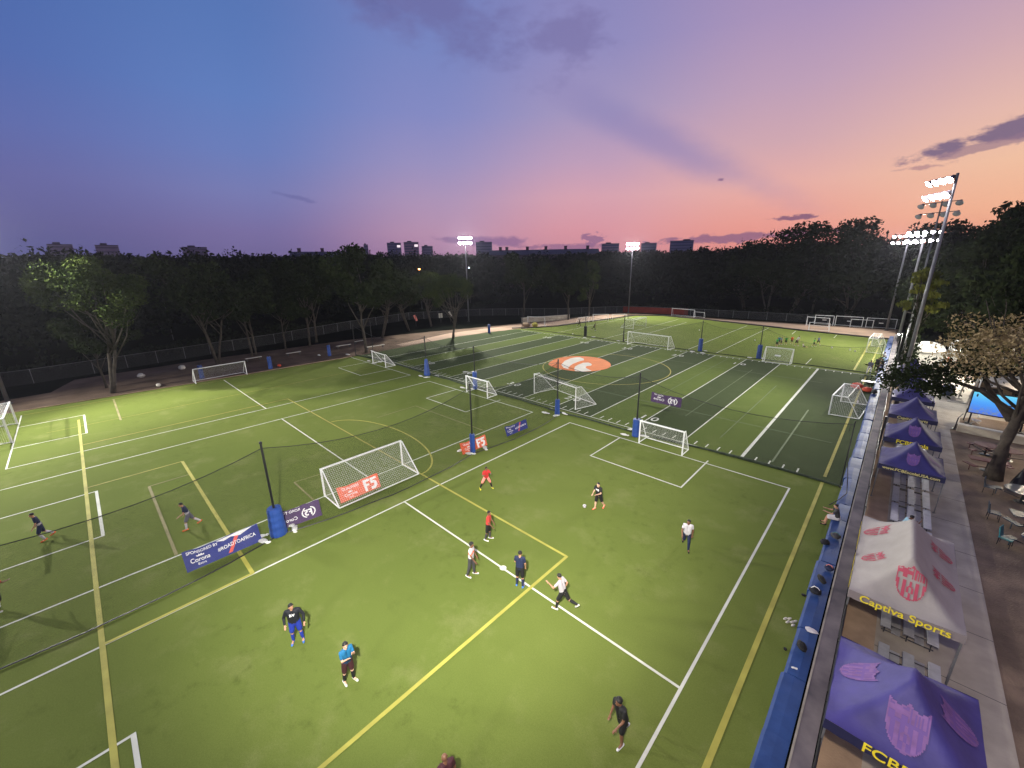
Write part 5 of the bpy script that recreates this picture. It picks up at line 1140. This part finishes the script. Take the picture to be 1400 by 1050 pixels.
# red bags and table by the far goal
lump('kit_bag', -1.95, 56.4, 0, (.55, .5, .32), 'orange_fabric', 'large red kit bag on the turf beside the ledge', 'bag', rz=.3); lump('kit_bag', -1.05, 55.6, 0, (.45, .4, .26), 'orange_fabric', 'smaller orange-red bag in front of the white-topped table', 'bag', rz=.3)
tb = thing('folding_table', 'small white folding table by the red bags', 'table', (-1.15, 57.3, 0)); b = MB(); b.box((0, 0, .74), (1.15, .7, .04)); b.build('table_top', 'steel_white', tb)
for sx in (-.5, .5):
    for sy in (-.28, .28): b = MB(); b.tube((sx, sy, 0), (sx, sy, .73), .018, n=6); b.build('leg', 'dark_metal', tb)
lump('sports_bag', -1.0, 59.3, 0, (.4, .25, .2), 'cloth_black', 'black bag on the turf behind the white folding table', 'bag')
lump('sports_bag', -.45, 53.4, ZL, (.25, .5, .22), 'cloth_black', 'black bag on the ledge level with the red bags', 'bag')
# cones / balls on far field
for i, (px, py) in enumerate(((783, 457), (956, 452), (1137, 476), (1162, 479), (1169, 481), (1032, 466))):
    b = MB(); b.blob((0, 0, .11), (.11, .11, .11), 10, 8); g = ground(px, py); tag(b.build('football', 'cloth_white', smooth=True, loc=g), ('white ball on the far field beside the dark padded post', 'white ball lying alone in the middle of the far field', 'white ball on the far turf right of the children', 'white ball near the far right goal', 'white ball nearest the far cross net on the right', 'white ball left of the children')[i], 'ball', 'stray footballs on the far field')
# signs on the dirt at left
for px, py, z, w, h_, lab, m in ((603, 441, 1.7, .9, 1.1, 'pale rectangular sign with a dark emblem on the left fence', 'kerb_white'), (569, 446, 1.9, .5, 1.4, 'narrow pale and red hanging sign at the left fence', 'cloth_pink'), (616, 440, 1.9, .5, 1.3, 'narrow white slanted sign right of the rectangular one', 'kerb_white')):
    g = ground(px, py); t = thing('fence_sign', lab, 'sign', (g.x*1.0, g.y, 0), toward(g.x, g.y)*math.pi/180); b = MB(); b.box((0, 0, z), (w, .05, h_), M=Matrix.Rotation(.35 if w < .8 else .05, 3, 'Y')); b.build('board', m, t); b = MB(); b.tube((0, .05, 0), (0, .05, z+h_/2), .04, n=6); b.build('pole', 'black_metal', t)
    if w > .8:
        b = MB(); b.tube((0, -.03, z), (0, -.045, z), .26, n=14); b.build('emblem', 'dark_metal', t)
def bench(x, y, ln, rz, lab, m='kerb_white'):
    t = thing('bench', lab, 'bench', (x, y, 0), rz); b = MB(); b.box((0, 0, .43), (ln, .38, .06)); b.build('seat', m, t)
    for sx in (-.4, .4): b = MB(); b.box((sx*ln, 0, .2), (.08, .34, .4)); b.build('leg', 'dark_metal', t)
bench(-70.2, 17.0, 2.2, 1.6, 'pale bench on the dirt behind the left side goal'); bench(-69.5, 22.5, 2.2, 1.6, 'pale bench farther along the dirt, left of the blue stub post'); bench(-69.2, 30.6, 2.6, 1.6, 'white bench on the dirt below the bare trees'); bench(-71.0, 34.5, 2.2, 1.7, 'dim bench by the left fence among the trunks'); bench(-64.2, 33.8, 3.4, 1.5, 'long low bench beside the bare black poles')
lump('sports_bag', -62.9, 18.2, 0, (.5, .35, .25), 'orange_fabric', 'reddish bag on the dirt edge beside a blue stub post', 'bag')
lump('equipment_pile', -60.5, 68.5, 0, (1.1, .6, .5), 'mulch', 'brown heap of equipment on the far left gravel', 'heap', False); lump('equipment_cover', -58.8, 69.6, 0, (.8, .5, .5), 'faded_yellow', 'yellowish sack on the far left gravel below the grey goal', 'sack', False)
rw = thing('retaining_wall', 'pale low block wall at the far left beyond the gravel', 'wall', (-62.8, 78.5, 0), R(66)); b = MB(); b.box((0, 0, .55), (13, .4, 1.1)); b.build('block_face', 'concrete', rw); b = MB(); b.box((0, 0, 1.13), (13.1, .5, .07)); b.build('coping', 'kerb_white', rw)
rs = thing('red_screen', 'red fabric screen on the far fence between the lit mast and the stored goals', 'screen', (-52.5, 106.6, 0), R(14)); mat('red_fabric', (.18, .022, .015), .8, var=.2, scale=1); b = MB(); b.box((4, 0, .85), (17, .04, 1.6)); b.build('fabric', 'red_fabric', rs)
for x_ in (-4.4, 0, 4, 8, 12.4): b = MB(); b.tube((x_, .06, 0), (x_, .06, 1.75), .04, n=6); b.build('post', 'black_metal', rs)
# boundary kerb roll of the far turf
b = MB(); pts = [(-61, 64.4), (-57.2, 69), (-55.3, 73.2), (-53.5, 85), (-51, 100.4), (-45, 104.6), (-34.4, 103.4), (-21, 100), (-13, 97.8), (-.6, 95.6)]
b.path([(x, y, .12) for x, y in pts], .12, 6); tag(b.build('turf_edge_roll', 'black_metal', smooth=True), 'low dark edging roll around the far end of the turf', 'edging')
b = MB(); b.path([(x, y, .04) for x, y in [(-62.95, -30), (-62.65, -7), (-61.65, 8), (-60.95, 28)]], .05, 6); tag(b.build('turf_edge_roll', 'track', smooth=True), 'thin pale edging along the left side of the near turf', 'edging')

# ------------------------------------------------------------------ trees
def leaf_quads(centers, size, asp=.55, droop=0.0):
    n = len(centers); c = np.asarray(centers, dtype=np.float32)
    a = rng.normal(size=(n, 3)); a /= np.linalg.norm(a, axis=1)[:, None]; a[:, 2] -= droop
    b = rng.normal(size=(n, 3)); b -= (b*a).sum(1)[:, None]*a/np.maximum((a*a).sum(1)[:, None], 1e-6); b /= np.linalg.norm(b, axis=1)[:, None]
    s = (size*rng.uniform(.6, 1.35, n))[:, None]; a = a*s; b = b*s*asp
    return np.stack([c-a, c+b*.9, c+a, c-b*.9], 1).reshape(-1, 3)
def leaves(name, V, m, parent=None):
    n = len(V)//4; me = bpy.data.meshes.new(name); me.vertices.add(len(V)); me.vertices.foreach_set('co', V.astype(np.float32).ravel())
    me.loops.add(len(V)); me.loops.foreach_set('vertex_index', np.arange(len(V), dtype=np.int32)); me.polygons.add(n)
    me.polygons.foreach_set('loop_start', np.arange(0, len(V), 4, dtype=np.int32))
    try: me.polygons.foreach_set('loop_total', np.full(n, 4, dtype=np.int32))
    except Exception: pass
    me.update(calc_edges=True); me.validate(); me.materials.append(MATS[m]); return link(name, me, parent)
def tree(name, label, h, cr, fork, m_leaf, m_bark='bark', stems=1, nl=2600, ls=.22, seed=1, lean=(0, 0), cloud=None, group=None, flat=.55, base_r=.28, nb=9, droop=0.0, spread=.9, lobes=None):
    r = random.Random(seed); t = thing(name, label, 'tree', (0, 0, 0), 0, group); tk = MB(); tips = []
    for s_ in range(stems):
        a0 = r.uniform(0, 6.28); sx, sy = (math.cos(a0), math.sin(a0)) if stems > 1 else (0, 0); pts = []; rad = []; x, y = sx*.12, sy*.12
        top = fork*r.uniform(.85, 1.15)
        for k in range(7):
            f = k/6; pts.append((x, y, top*f)); rad.append(base_r*(1-.45*f)/(stems**.5)*(1.25 if k == 0 else 1)); x += sx*top*.055+lean[0]*top/6+r.uniform(-.08, .08); y += sy*top*.055+lean[1]*top/6+r.uniform(-.08, .08)
        tk.path(pts, rad, 9); P = Vector(pts[-1])
        for b_ in range(nb):
            a = a0+6.28*b_/nb+r.uniform(-.4, .4); f0 = r.uniform(.55, 1.0); q = Vector(pts[int(6*f0)]) if b_ > nb*.4 else P
            rr = cr*r.uniform(.35, spread); zt = fork+(h-fork)*(r.uniform(.05, .6) if rr > cr*.6 else r.uniform(.5, .95))
            e = Vector((math.cos(a)*rr, math.sin(a)*rr, zt))+Vector((P.x, P.y, 0)); mid = q.lerp(e, .5)+Vector((r.uniform(-.4, .4), r.uniform(-.4, .4), -abs(r.uniform(.1, .7)))); br = [q, q.lerp(mid, .55), mid, mid.lerp(e, .55), e]; r0 = base_r*.36/(stems**.5)
            tk.path(br, [r0, r0*.8, r0*.6, r0*.4, r0*.2], 6); tips.append(e); tips.append(mid.lerp(e, .5))
            for _ in range(2):
                e2 = e+Vector((r.uniform(-1, 1), r.uniform(-1, 1), r.uniform(-.5, .8)))*cr*.28; tk.path([mid.lerp(e, .4), e2.lerp(mid, .4), e2], [r0*.35, r0*.25, r0*.1], 5); tips.append(e2)
    if lobes:
        tips = []
        for (lx, ly, lz, lr) in lobes:
            e = Vector((lx, ly, lz)); q = Vector(pts[r.choice((4, 5, 6))]); mid = q.lerp(e, .5)+Vector((0, 0, -.5)); tk.path([q, mid, e], [base_r*.3, base_r*.2, base_r*.06], 6)
            for _ in range(max(3, int(lr*3.2))): tips.append(e+Vector((r.gauss(0, .45), r.gauss(0, .45), r.gauss(0, .32)))*lr)
    tk.build('trunk', m_bark, t, smooth=True)
    C = []; per = max(8, nl//len(tips))
    for p in tips:
        k = r.uniform(.6, 1.4); n = int(per*k); g = rng.normal(size=(n, 3)); g /= np.linalg.norm(g, axis=1)[:, None]; g *= (rng.uniform(.25, 1, n)**.5)[:, None]
        C.append(np.array(p)+g*np.array([cr*.26, cr*.26, cr*.26*flat])*k)
    leaves('crown', leaf_quads(np.concatenate(C), ls, droop=droop), m_leaf, t)
    return t
GR = 'trees along the left fence'
protoA = tree('dirt_edge_tree', 'tall spreading tree with a forked trunk and floodlit yellow-green crown at the left', 15.2, 5.0, 8.0, 'leaf_green', 'bark', 2, 13000, .15, 11, (.02, .05), group=GR, base_r=.30, flat=.7, nb=3, lobes=[(.73*o+(-.69)*d, .69*o+.72*d, z, r_) for o, d, z, r_ in ((-3.6, 0, 12.6, 1.7), (-4.4, .6, 10.6, 1.2), (-1.8, -.5, 13.2, 1.5), (.3, .5, 14.2, 1.6), (.6, -.6, 12.6, 1.1), (2.6, 0, 13.3, 1.5), (4.2, .5, 12.4, 1.4), (5.0, -.3, 10.8, .9), (1.4, 1.6, 11.8, 1.2), (3.2, -.4, 8.8, .95), (.2, -.6, 10.6, .5), (-.8, 2, 12.2, 1.4))])
protoA.location = (-63.8, 0.9, 0); protoA.rotation_euler = (0, 0, 0)
protoB = tree('multi_stem_tree', 'dim multi-stemmed tree leaning outwards behind the side goal', 14.2, 6.0, 6.0, 'leaf_dark', 'bark', 3, 7600, .26, 23, group=GR, base_r=.32, nb=6, flat=.8)
protoB.location = (-72.2, 12.8, 0)
protoC = tree('slender_tree', 'slender pale-trunked tree between the multi-stemmed one and the white bench', 13.4, 4.7, 6.8, 'leaf_dark', 'bark', 1, 5600, .26, 31, group=GR, base_r=.20, flat=.9)
protoC.location = (-74.5, 18.5, 0)
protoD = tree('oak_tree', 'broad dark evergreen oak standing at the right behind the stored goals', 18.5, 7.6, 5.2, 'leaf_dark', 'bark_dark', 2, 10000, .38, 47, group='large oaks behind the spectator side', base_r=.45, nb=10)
protoD.location = (9.5, 94, 0); protoD.scale = (1, 1, .94)
P_ = lambda px, py: (ground(px, py).x, ground(px, py).y, 0)
for (src, px, py, sc, rz, lab) in (
 (protoC, 146, 530, .7, 2.0, 'thin leaning dark trunk at the turf edge just right of the tall floodlit tree'),
 (protoC, 345, 486, .95, .8, 'dim slender tree right of the multi-stemmed tree'),
 (protoC, 391, 478, .8, 2.9, 'small dim tree with a single thin stem left of the pair of pale trunks'),
 (protoC, 424, 473, 1.1, 4.1, 'left tree of a pair of pale leaning trunks beyond the blue stub post'),
 (protoC, 433, 468, 1.15, 5.0, 'right tree of a pair of pale trunks beyond the blue stub post'),
 (protoC, 501, 482, 1.25, 1.7, 'tall pale straight-trunked tree directly behind the small far left goal'),
 (protoB, 522, 462, .9, 1.2, 'tree with a cut pale trunk behind the small far left goal'),
 (protoA, 619, 462, .80, 3.6, 'round tree lit yellow-green on its right side, left of the lit mast'),
 (protoA, 590, 446, .82, .5, 'dim bushy tree behind the hanging signs'),
 (protoB, 560, 452, .85, 4.4, 'dim tree just left of the hanging signs'),
 (protoC, 716, 437, 1.2, 3.3, 'thin-trunked tree right of the lit mast beyond the block wall'),
 (protoC, 777, 437, 1.05, .3, 'thin tree left of the tall narrow lit one'),
 (protoB, 1048, 432, 1.2, 2.2, 'tree with one pale curved trunk behind the far fence'),
 (protoC, 1110, 428, 1.3, 3.0, 'dark thin tree behind the stored goals')):
    dup(src, P_(px, py), rz, sc, lab, GR if px < 800 else 'trees behind the far fence')
tn = tree('narrow_tree', 'tall narrow tree lit green along its right side, left of the central lit mast', 14.0, 2.9, 4.5, 'leaf_green', 'bark', 1, 3600, .26, 61, base_r=.25, flat=1.0); tn.location = P_(805, 433)
for (src, x, y, sc, rz, lab) in (
 (protoD, 4.5, 126, (1.1, 1.1, 1.05), .7, 'broad dark oak behind the farthest right floodlight mast'), (protoD, -9, 124, (1.15, 1.15, 1.12), 2.1, 'dark oak behind the wide stored goals'),
 (protoD, 17.5, 84, (1.1, 1.1, 1.0), 3.0, 'dark oak with a pinkish lit top at the upper right'), (protoD, 13.5, 70, (.95, .95, .9), 4.4, 'dark oak above the white marquees'),
 (protoD, 10.0, 106, (1.0, 1.0, 1.1), 5.5, 'dark oak rising beside the third floodlight mast'), (protoD, 22, 66, (1.0, 1.0, .84), 1.2, 'dark oak touching the right edge of the picture'), (protoD, 7.2, 86, (.8, .8, .82), 2.6, 'lower dark oak directly above the bright plaza'),
 (protoD, -21, 128, (1.25, 1.25, 1.13), 3.8, 'dark oak with an uneven crest right of the far block buildings'), (protoD, -33, 133, (1.05, 1.05, .95), .2, 'low dark oak at the left end of the raised tree crest'), (protoD, 16, 56, (.75, .75, .8), 5.1, 'shadowy oak behind the shade sail')):
    dup(src, (x, y, 0), rz, sc, lab)
ty = tree('ivy_clad_tree', 'thin tree wrapped in yellow-green leaves rising through the floodlight masts at the right', 13.2, 1.8, 7.0, 'leaf_yellow', 'bark_dark', 1, 2200, .2, 71, base_r=.24, droop=.6, nb=10, flat=.35, spread=1.25); ty.location = (1.7, 66, 0)
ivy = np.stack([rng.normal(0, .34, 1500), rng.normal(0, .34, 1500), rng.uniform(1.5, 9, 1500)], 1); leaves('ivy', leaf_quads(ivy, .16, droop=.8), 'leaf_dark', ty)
tb_ = tree('spreading_tree', 'large spreading tree with a thick dark trunk beside the screen and brown autumn leaves', 10.8, 5.2, 5.0, 'leaf_brown', 'bark_dark', 1, 7500, .10, 83, (.06, -.01), base_r=.37, flat=.5, nb=2, lobes=[(-3.0, 0, 7.7, .95), (-2.2, .6, 8.7, 1.05), (-1, -.4, 9.2, 1.1), (.4, .5, 9.5, 1.2), (-1.8, -.8, 7.4, .95), (-.4, -1, 8.0, 1.1), (1.8, 0, 9.0, 1.2), (1.0, -1, 7.5, 1.1), (2.8, .8, 8.0, 1.2), (0, 1.4, 8.6, 1.1), (2.4, -1.2, 7.2, 1.0)]); tb_.location = (6.2, 37.7, 0)
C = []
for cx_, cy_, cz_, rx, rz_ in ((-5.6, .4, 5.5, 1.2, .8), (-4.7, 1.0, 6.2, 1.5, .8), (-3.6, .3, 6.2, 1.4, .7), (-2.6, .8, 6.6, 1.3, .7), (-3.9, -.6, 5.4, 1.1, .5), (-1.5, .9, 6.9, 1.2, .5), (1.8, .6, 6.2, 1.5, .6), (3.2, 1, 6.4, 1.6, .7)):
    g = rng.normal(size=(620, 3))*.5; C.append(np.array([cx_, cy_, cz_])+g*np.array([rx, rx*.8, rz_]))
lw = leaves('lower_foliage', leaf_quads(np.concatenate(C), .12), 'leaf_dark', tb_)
b = MB()
for pts in ([(0, 0, 4.3), (-1.6, .5, 5.4), (-3.2, .8, 5.8), (-5, .5, 5.8)], [(0, 0, 4.2), (1.4, .3, 4.9), (3.0, .9, 5.2)], [(-.1, 0, 3.9), (-1.2, 1.2, 5.4), (-2.0, 1.4, 7.2)]): b.path(pts, [.2, .14, .09, .04][:len(pts)], 7)
b.build('limb', 'bark_dark', tb_, smooth=True)
dup(protoD, (9.0, 60, 0), 1.9, (.62, .62, .78), 'dark leafy tree filling the space above the marquees and tents', 'large oaks behind the spectator side')
dup(protoD, (14.0, 47, 0), 4.0, (.6, .6, .74), 'dark leafy tree behind the brown crown at the right edge', 'large oaks behind the spectator side')
rt = tree('roadside_tree', 'tree at the right edge whose yellow-green leaves and bare twig reach into the picture', 14.5, 4.0, 8.5, 'leaf_yellow', 'bark', 1, 1800, .20, 97, base_r=.3, nb=7); rt.location = (14.2, 50, 0)

# woodland behind: crowns massed into one body of foliage
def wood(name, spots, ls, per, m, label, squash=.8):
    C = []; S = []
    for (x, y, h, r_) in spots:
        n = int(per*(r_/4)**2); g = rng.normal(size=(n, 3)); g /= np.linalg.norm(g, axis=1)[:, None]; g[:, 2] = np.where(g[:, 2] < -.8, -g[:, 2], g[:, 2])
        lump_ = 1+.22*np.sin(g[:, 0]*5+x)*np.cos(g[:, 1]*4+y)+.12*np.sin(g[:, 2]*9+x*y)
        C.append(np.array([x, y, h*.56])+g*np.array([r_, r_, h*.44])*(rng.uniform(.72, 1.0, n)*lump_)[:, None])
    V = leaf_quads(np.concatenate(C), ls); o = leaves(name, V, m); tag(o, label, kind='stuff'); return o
sp1 = []
for d in np.arange(0, 40, 5.5):          # left side strip behind the fence
    for y in np.arange(-45, 112, 6.0):
        xx = -86-(y+5)*.19-d; sp1.append((xx+rng.uniform(-2, 2), y+rng.uniform(-2.5, 2.5), rng.uniform(12.2, 15.8)+d*.06, rng.uniform(3.8, 5.4)))
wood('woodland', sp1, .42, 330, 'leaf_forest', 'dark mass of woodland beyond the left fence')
sp2 = []
for d in np.arange(0, 42, 6.0):
    for x in np.arange(-112, 60, 6.2):
        rise = 16.6+(3.4 if x > -33 else 0)+(.9 if x > -5 else 0)+d*.05; yy = 123+d+max(0, (-x-60))*(-.32)
        if x > 8: yy = 105+d
        sp2.append((x+rng.uniform(-2, 2), yy+rng.uniform(-2.5, 2.5), rise*rng.uniform(.80, .97), rng.uniform(3.8, 5.4)))
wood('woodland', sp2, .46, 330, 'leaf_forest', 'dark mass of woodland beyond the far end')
sp3 = []
for _ in range(900):
    a = R(rng.uniform(-110, 35)); d = rng.uniform(185, 620); x, y = d*math.sin(a), d*math.cos(a); sp3.append((x, y, (12.8+d*.026)*rng.uniform(.86, 1.0), rng.uniform(6, 11)))
wood('woodland', sp3, 1.3, 60, 'leaf_forest', 'dark distant woodland reaching to the skyline')
sp4 = [(x, y, rng.uniform(1.2, 3.2), rng.uniform(1.4, 2.6)) for x, y in [(-84-(y_+5)*.19+rng.uniform(-1, 1), y_) for y_ in np.arange(-30, 112, 2.6)]]+[(x_, 116+rng.uniform(-1.5, 2), rng.uniform(1.2, 3.4), rng.uniform(1.4, 2.6)) for x_ in np.arange(-70, 30, 2.6)]
wood('undergrowth', sp4, .28, 420, 'leaf_forest', 'low dark undergrowth along the foot of the woodland')

# chain-link fences
def chain(pts, h, lab):
    t = thing('chain_link_fence', lab, 'fence', (0, 0, 0)); q = []; d = 0; rail = MB(); post0 = None
    for a, b_ in zip(pts[:-1], pts[1:]):
        a, b_ = Vector((*a, 0)), Vector((*b_, 0)); Ln = (b_-a).length; Z = Vector((0, 0, h)); q.append(([a, b_, b_+Z, a+Z], [(d, 0), (d+Ln, 0), (d+Ln, h), (d, h)])); rail.tube(a+Z, b_+Z, .025, n=6); d += Ln
        n = max(1, int(Ln/3.2))
        for i in range(n):
            p = a.lerp(b_, i/n)
            if post0 is None: b = MB(); b.tube((0, 0, 0), (0, 0, h+.05), .035, n=6); post0 = b.build('post', 'galvanised', t, loc=p)
            else: c = post0.copy(); COL.objects.link(c); c.location = p
    uvquads('link_panel', q, 'chain_link', t); rail.build('top_rail', 'galvanised', t); return t
chain([(-78, -22), (-77.5, -5.5), (-78.5, 0), (-83, 24), (-89, 41.5), (-92.6, 59), (-84, 76), (-68, 90)], 1.8, 'grey chain-link fence along the left woodland')
chain([(-68, 90), (-56, 106.9), (-43, 109.2), (-26.5, 110.8), (-15, 111.8), (.2, 112.6)], 1.7, 'chain-link fence along the far end behind the stored goals')

# ------------------------------------------------------------------ far buildings on the skyline
def far_at(px, dist): 
    d = FWD+RT*((px-700)/FPX)-UP*((345-525)/FPX); k = dist/math.hypot(d.x, d.y); return d.x*k, d.y*k
def block(px0, px1, top, dist, lab, m='facade_grey', lit=0, step=None):
    (x0, y0), (x1, y1) = far_at(px0, dist), far_at(px1, dist); w = math.hypot(x1-x0, y1-y0); cx, cy_ = (x0+x1)/2, (y0+y1)/2; dpt = w*.6
    rz = math.atan2(y1-y0, x1-x0); d = FWD+RT*(((px0+px1)/2-700)/FPX)-UP*((top-525)/FPX); h = CAMH+d.z*dist/math.hypot(d.x, d.y)
    t = thing('office_block', lab, 'building', (cx, cy_, 0), rz); b = MB(); b.box((0, dpt/2, h/2), (w, dpt, h)); b.build('facade', m, t)
    b = MB(); b.box((0, dpt/2, h+.4), (w*1.01, dpt*1.01, .8)); b.box((-w*.12 if step is None else step*w, dpt/2, h+1.6), (w*.3, dpt*.4, 2.4)); b.build('roof', 'roof_dark', t)
    nf = max(2, int(h/4.2)); wn = MB()
    for k in range(nf): wn.box((0, -.06, h*(k+.55)/nf), (w*.94, .1, h/nf*.4))
    wn.build('window_band', 'glass_far', t)
    if lit: b = MB(); b.box((w*.33, -.16, h*.9), (w*.24, .1, h*.07)); b.build('lit_sign', 'window_lit', t)
block(67, 102, 335, 620, 'dark wide block on the skyline at the far left'); block(132, 164, 336, 640, 'second dark block on the skyline, right of the far left one')
block(250, 284, 338.5, 700, 'pale low block half hidden by the treetops at left'); block(498, 504, 335, 700, 'tiny block with a pale lit top left of the two light blocks')
block(530, 549, 332.5, 800, 'light grey block on the skyline, left of the pink one', 'facade_grey', 1); block(553, 573, 331.5, 760, 'pinkish block with a lit band beside the light grey one', 'facade_pink', 1)
block(577, 592, 337, 800, 'low dark block right of the pinkish one'); block(651, 673, 331.5, 700, 'grey block right of the lit mast', 'facade_grey'); block(822, 846, 333.5, 760, 'low dark block with a reddish roof left of the central mast', 'facade_pink'); block(876, 897, 333, 800, 'dark gabled block right of the central mast'); block(915, 947, 329.5, 700, 'large glassy block on the skyline right of the central mast', 'facade_grey', 0, .2)
def terrace(px0, px1, dist, top, lab, chim=()):
    (x0, y0), (x1, y1) = far_at(px0, dist), far_at(px1, dist); w = math.hypot(x1-x0, y1-y0); rz = math.atan2(y1-y0, x1-x0); d = FWD-UP*((top-525)/FPX); h = CAMH+d.z*dist/math.hypot(d.x, d.y)
    t = thing('terraced_house_row', lab, 'building', ((x0+x1)/2, (y0+y1)/2, 0), rz); b = MB(); b.box((0, 6, (h-3)/2), (w, 12, h-3)); b.build('wall', 'brick_far', t)
    b = MB(); b.add([(-w/2, -.5, h-3), (w/2, -.5, h-3), (w/2, 12.5, h-3), (-w/2, 12.5, h-3), (-w/2, 6, h), (w/2, 6, h)], [(0, 1, 5, 4), (2, 3, 4, 5), (0, 4, 3), (1, 2, 5)]); r_ = b.build('roof', 'roof_dark', t)
    for c in chim: b = MB(); b.box(((c-.5)*w, 6, h+.4), (1.7, 1.4, 2.4)); b.box(((c-.5)*w, 6, h+1.7), (2.0, 1.7, .3)); b.build('chimney', 'brick_far', r_)
terrace(668, 820, 260, 341.5, 'long dark roofline with chimneys right of the lit mast', (.1, .16, .35, .52, .7, .9)); terrace(395, 500, 260, 341.5, 'dark roofline with chimneys left of the light blocks', (.12, .42, .8))
def house(px, dist, w, lab):
    x, y = far_at(px, dist); t = thing('gabled_house', lab, 'house', (x, y, 0), toward(x, y)*math.pi/180+math.pi); b = MB(); b.box((0, 5, 4.2), (w, 10, 8.4)); b.add([(-w/2, 0, 8.4), (w/2, 0, 8.4), (0, 0, 11.6), (-w/2, 10, 8.4), (w/2, 10, 8.4), (0, 10, 11.6)], [(0, 1, 2), (4, 3, 5)]); b.build('wall', 'brick_far', t)
    b = MB(); b.add([(-w/2-.4, -.5, 8.1), (0, -.5, 11.75), (0, 10.5, 11.75), (-w/2-.4, 10.5, 8.1)], [(0, 1, 2, 3)]); b.add([(w/2+.4, -.5, 8.1), (0, -.5, 11.75), (0, 10.5, 11.75), (w/2+.4, 10.5, 8.1)], [(3, 2, 1, 0)]); b.build('roof', 'roof_dark', t)
    for dx in (-w*.22, w*.22): b = MB(); b.box((dx, -.03, 8.6), (1.1, .08, 1.4)); b.build('window', 'glass_far', t)
house(523, 178, 9, 'dim gabled house among the trees, left of the other two'); house(546, 175, 9, 'dim gabled house in the middle of three among the trees'); house(575, 178, 9, 'dim gabled house nearest the orange street lamp')
mat('sodium_glow', (.9, .5, .2), .3, emit=(1, .42, .10), es=16); mat('white_glow', (.9, .9, .9), .3, emit=(.8, .9, 1), es=14)
for px, py, dist, m, lab in ((212, 364, 105, 'sodium_glow', 'small orange street lamp above the tall floodlit tree'), (297, 373, 108, 'sodium_glow', 'small orange street lamp above the multi-stemmed tree'), (573, 368, 120, 'sodium_glow', 'small orange street lamp left of the lit mast'), (641, 366, 150, 'white_glow', 'small white street lamp beside the lit mast'), (612, 356, 170, 'white_glow', 'faint tiny street lamp left of the lit mast')):
    d = FWD+RT*((px-700)/FPX)-UP*((py-525)/FPX); k = dist/math.hypot(d.x, d.y); x, y, z = d.x*k, d.y*k, CAMH+d.z*k; t = thing('street_lamp', lab, 'street lamp', (x, y, 0)); b = MB(); b.tube((0, 0, 0), (0, 0, z), .08, .05, n=6); b.build('lamp_post', 'dark_metal', t); b = MB(); rr = .28 if px != 612 else .12; b.blob((0, 0, z), (rr, rr, rr*.7), 8, 6); b.build('lamp_globe', m, t)
    if dist < 125:
        ld = bpy.data.lights.new('street_light', 'POINT'); ld.energy = 60; ld.color = (1, .5, .2); ld.shadow_soft_size = .3; lo = bpy.data.objects.new('street_light', ld); COL.objects.link(lo); lo.location = Vector((x, y, z+.5))
print('objects', len(bpy.data.objects), 'faces', sum(len(m.polygons) for m in bpy.data.meshes))

# ------------------------------------------------------------------ evening haze
hz = MB(); hz.box((0, 300, 31.0), (3300, 3300, 64.0)); hm = bpy.data.materials.new('haze_air'); hm.use_nodes = True; MATS['haze_air'] = hm
ht_ = hm.node_tree; ht_.nodes.clear(); vp = ht_.nodes.new('ShaderNodeVolumePrincipled'); vp.inputs['Color'].default_value = (.78, .80, .95, 1); vp.inputs['Density'].default_value = .00009; vp.inputs['Anisotropy'].default_value = .6
ho = ht_.nodes.new('ShaderNodeOutputMaterial'); ht_.links.new(vp.outputs[0], ho.inputs['Volume'])
tag(hz.build('haze', 'haze_air'), 'thin evening haze hanging over the pitches and the woods', kind='stuff')
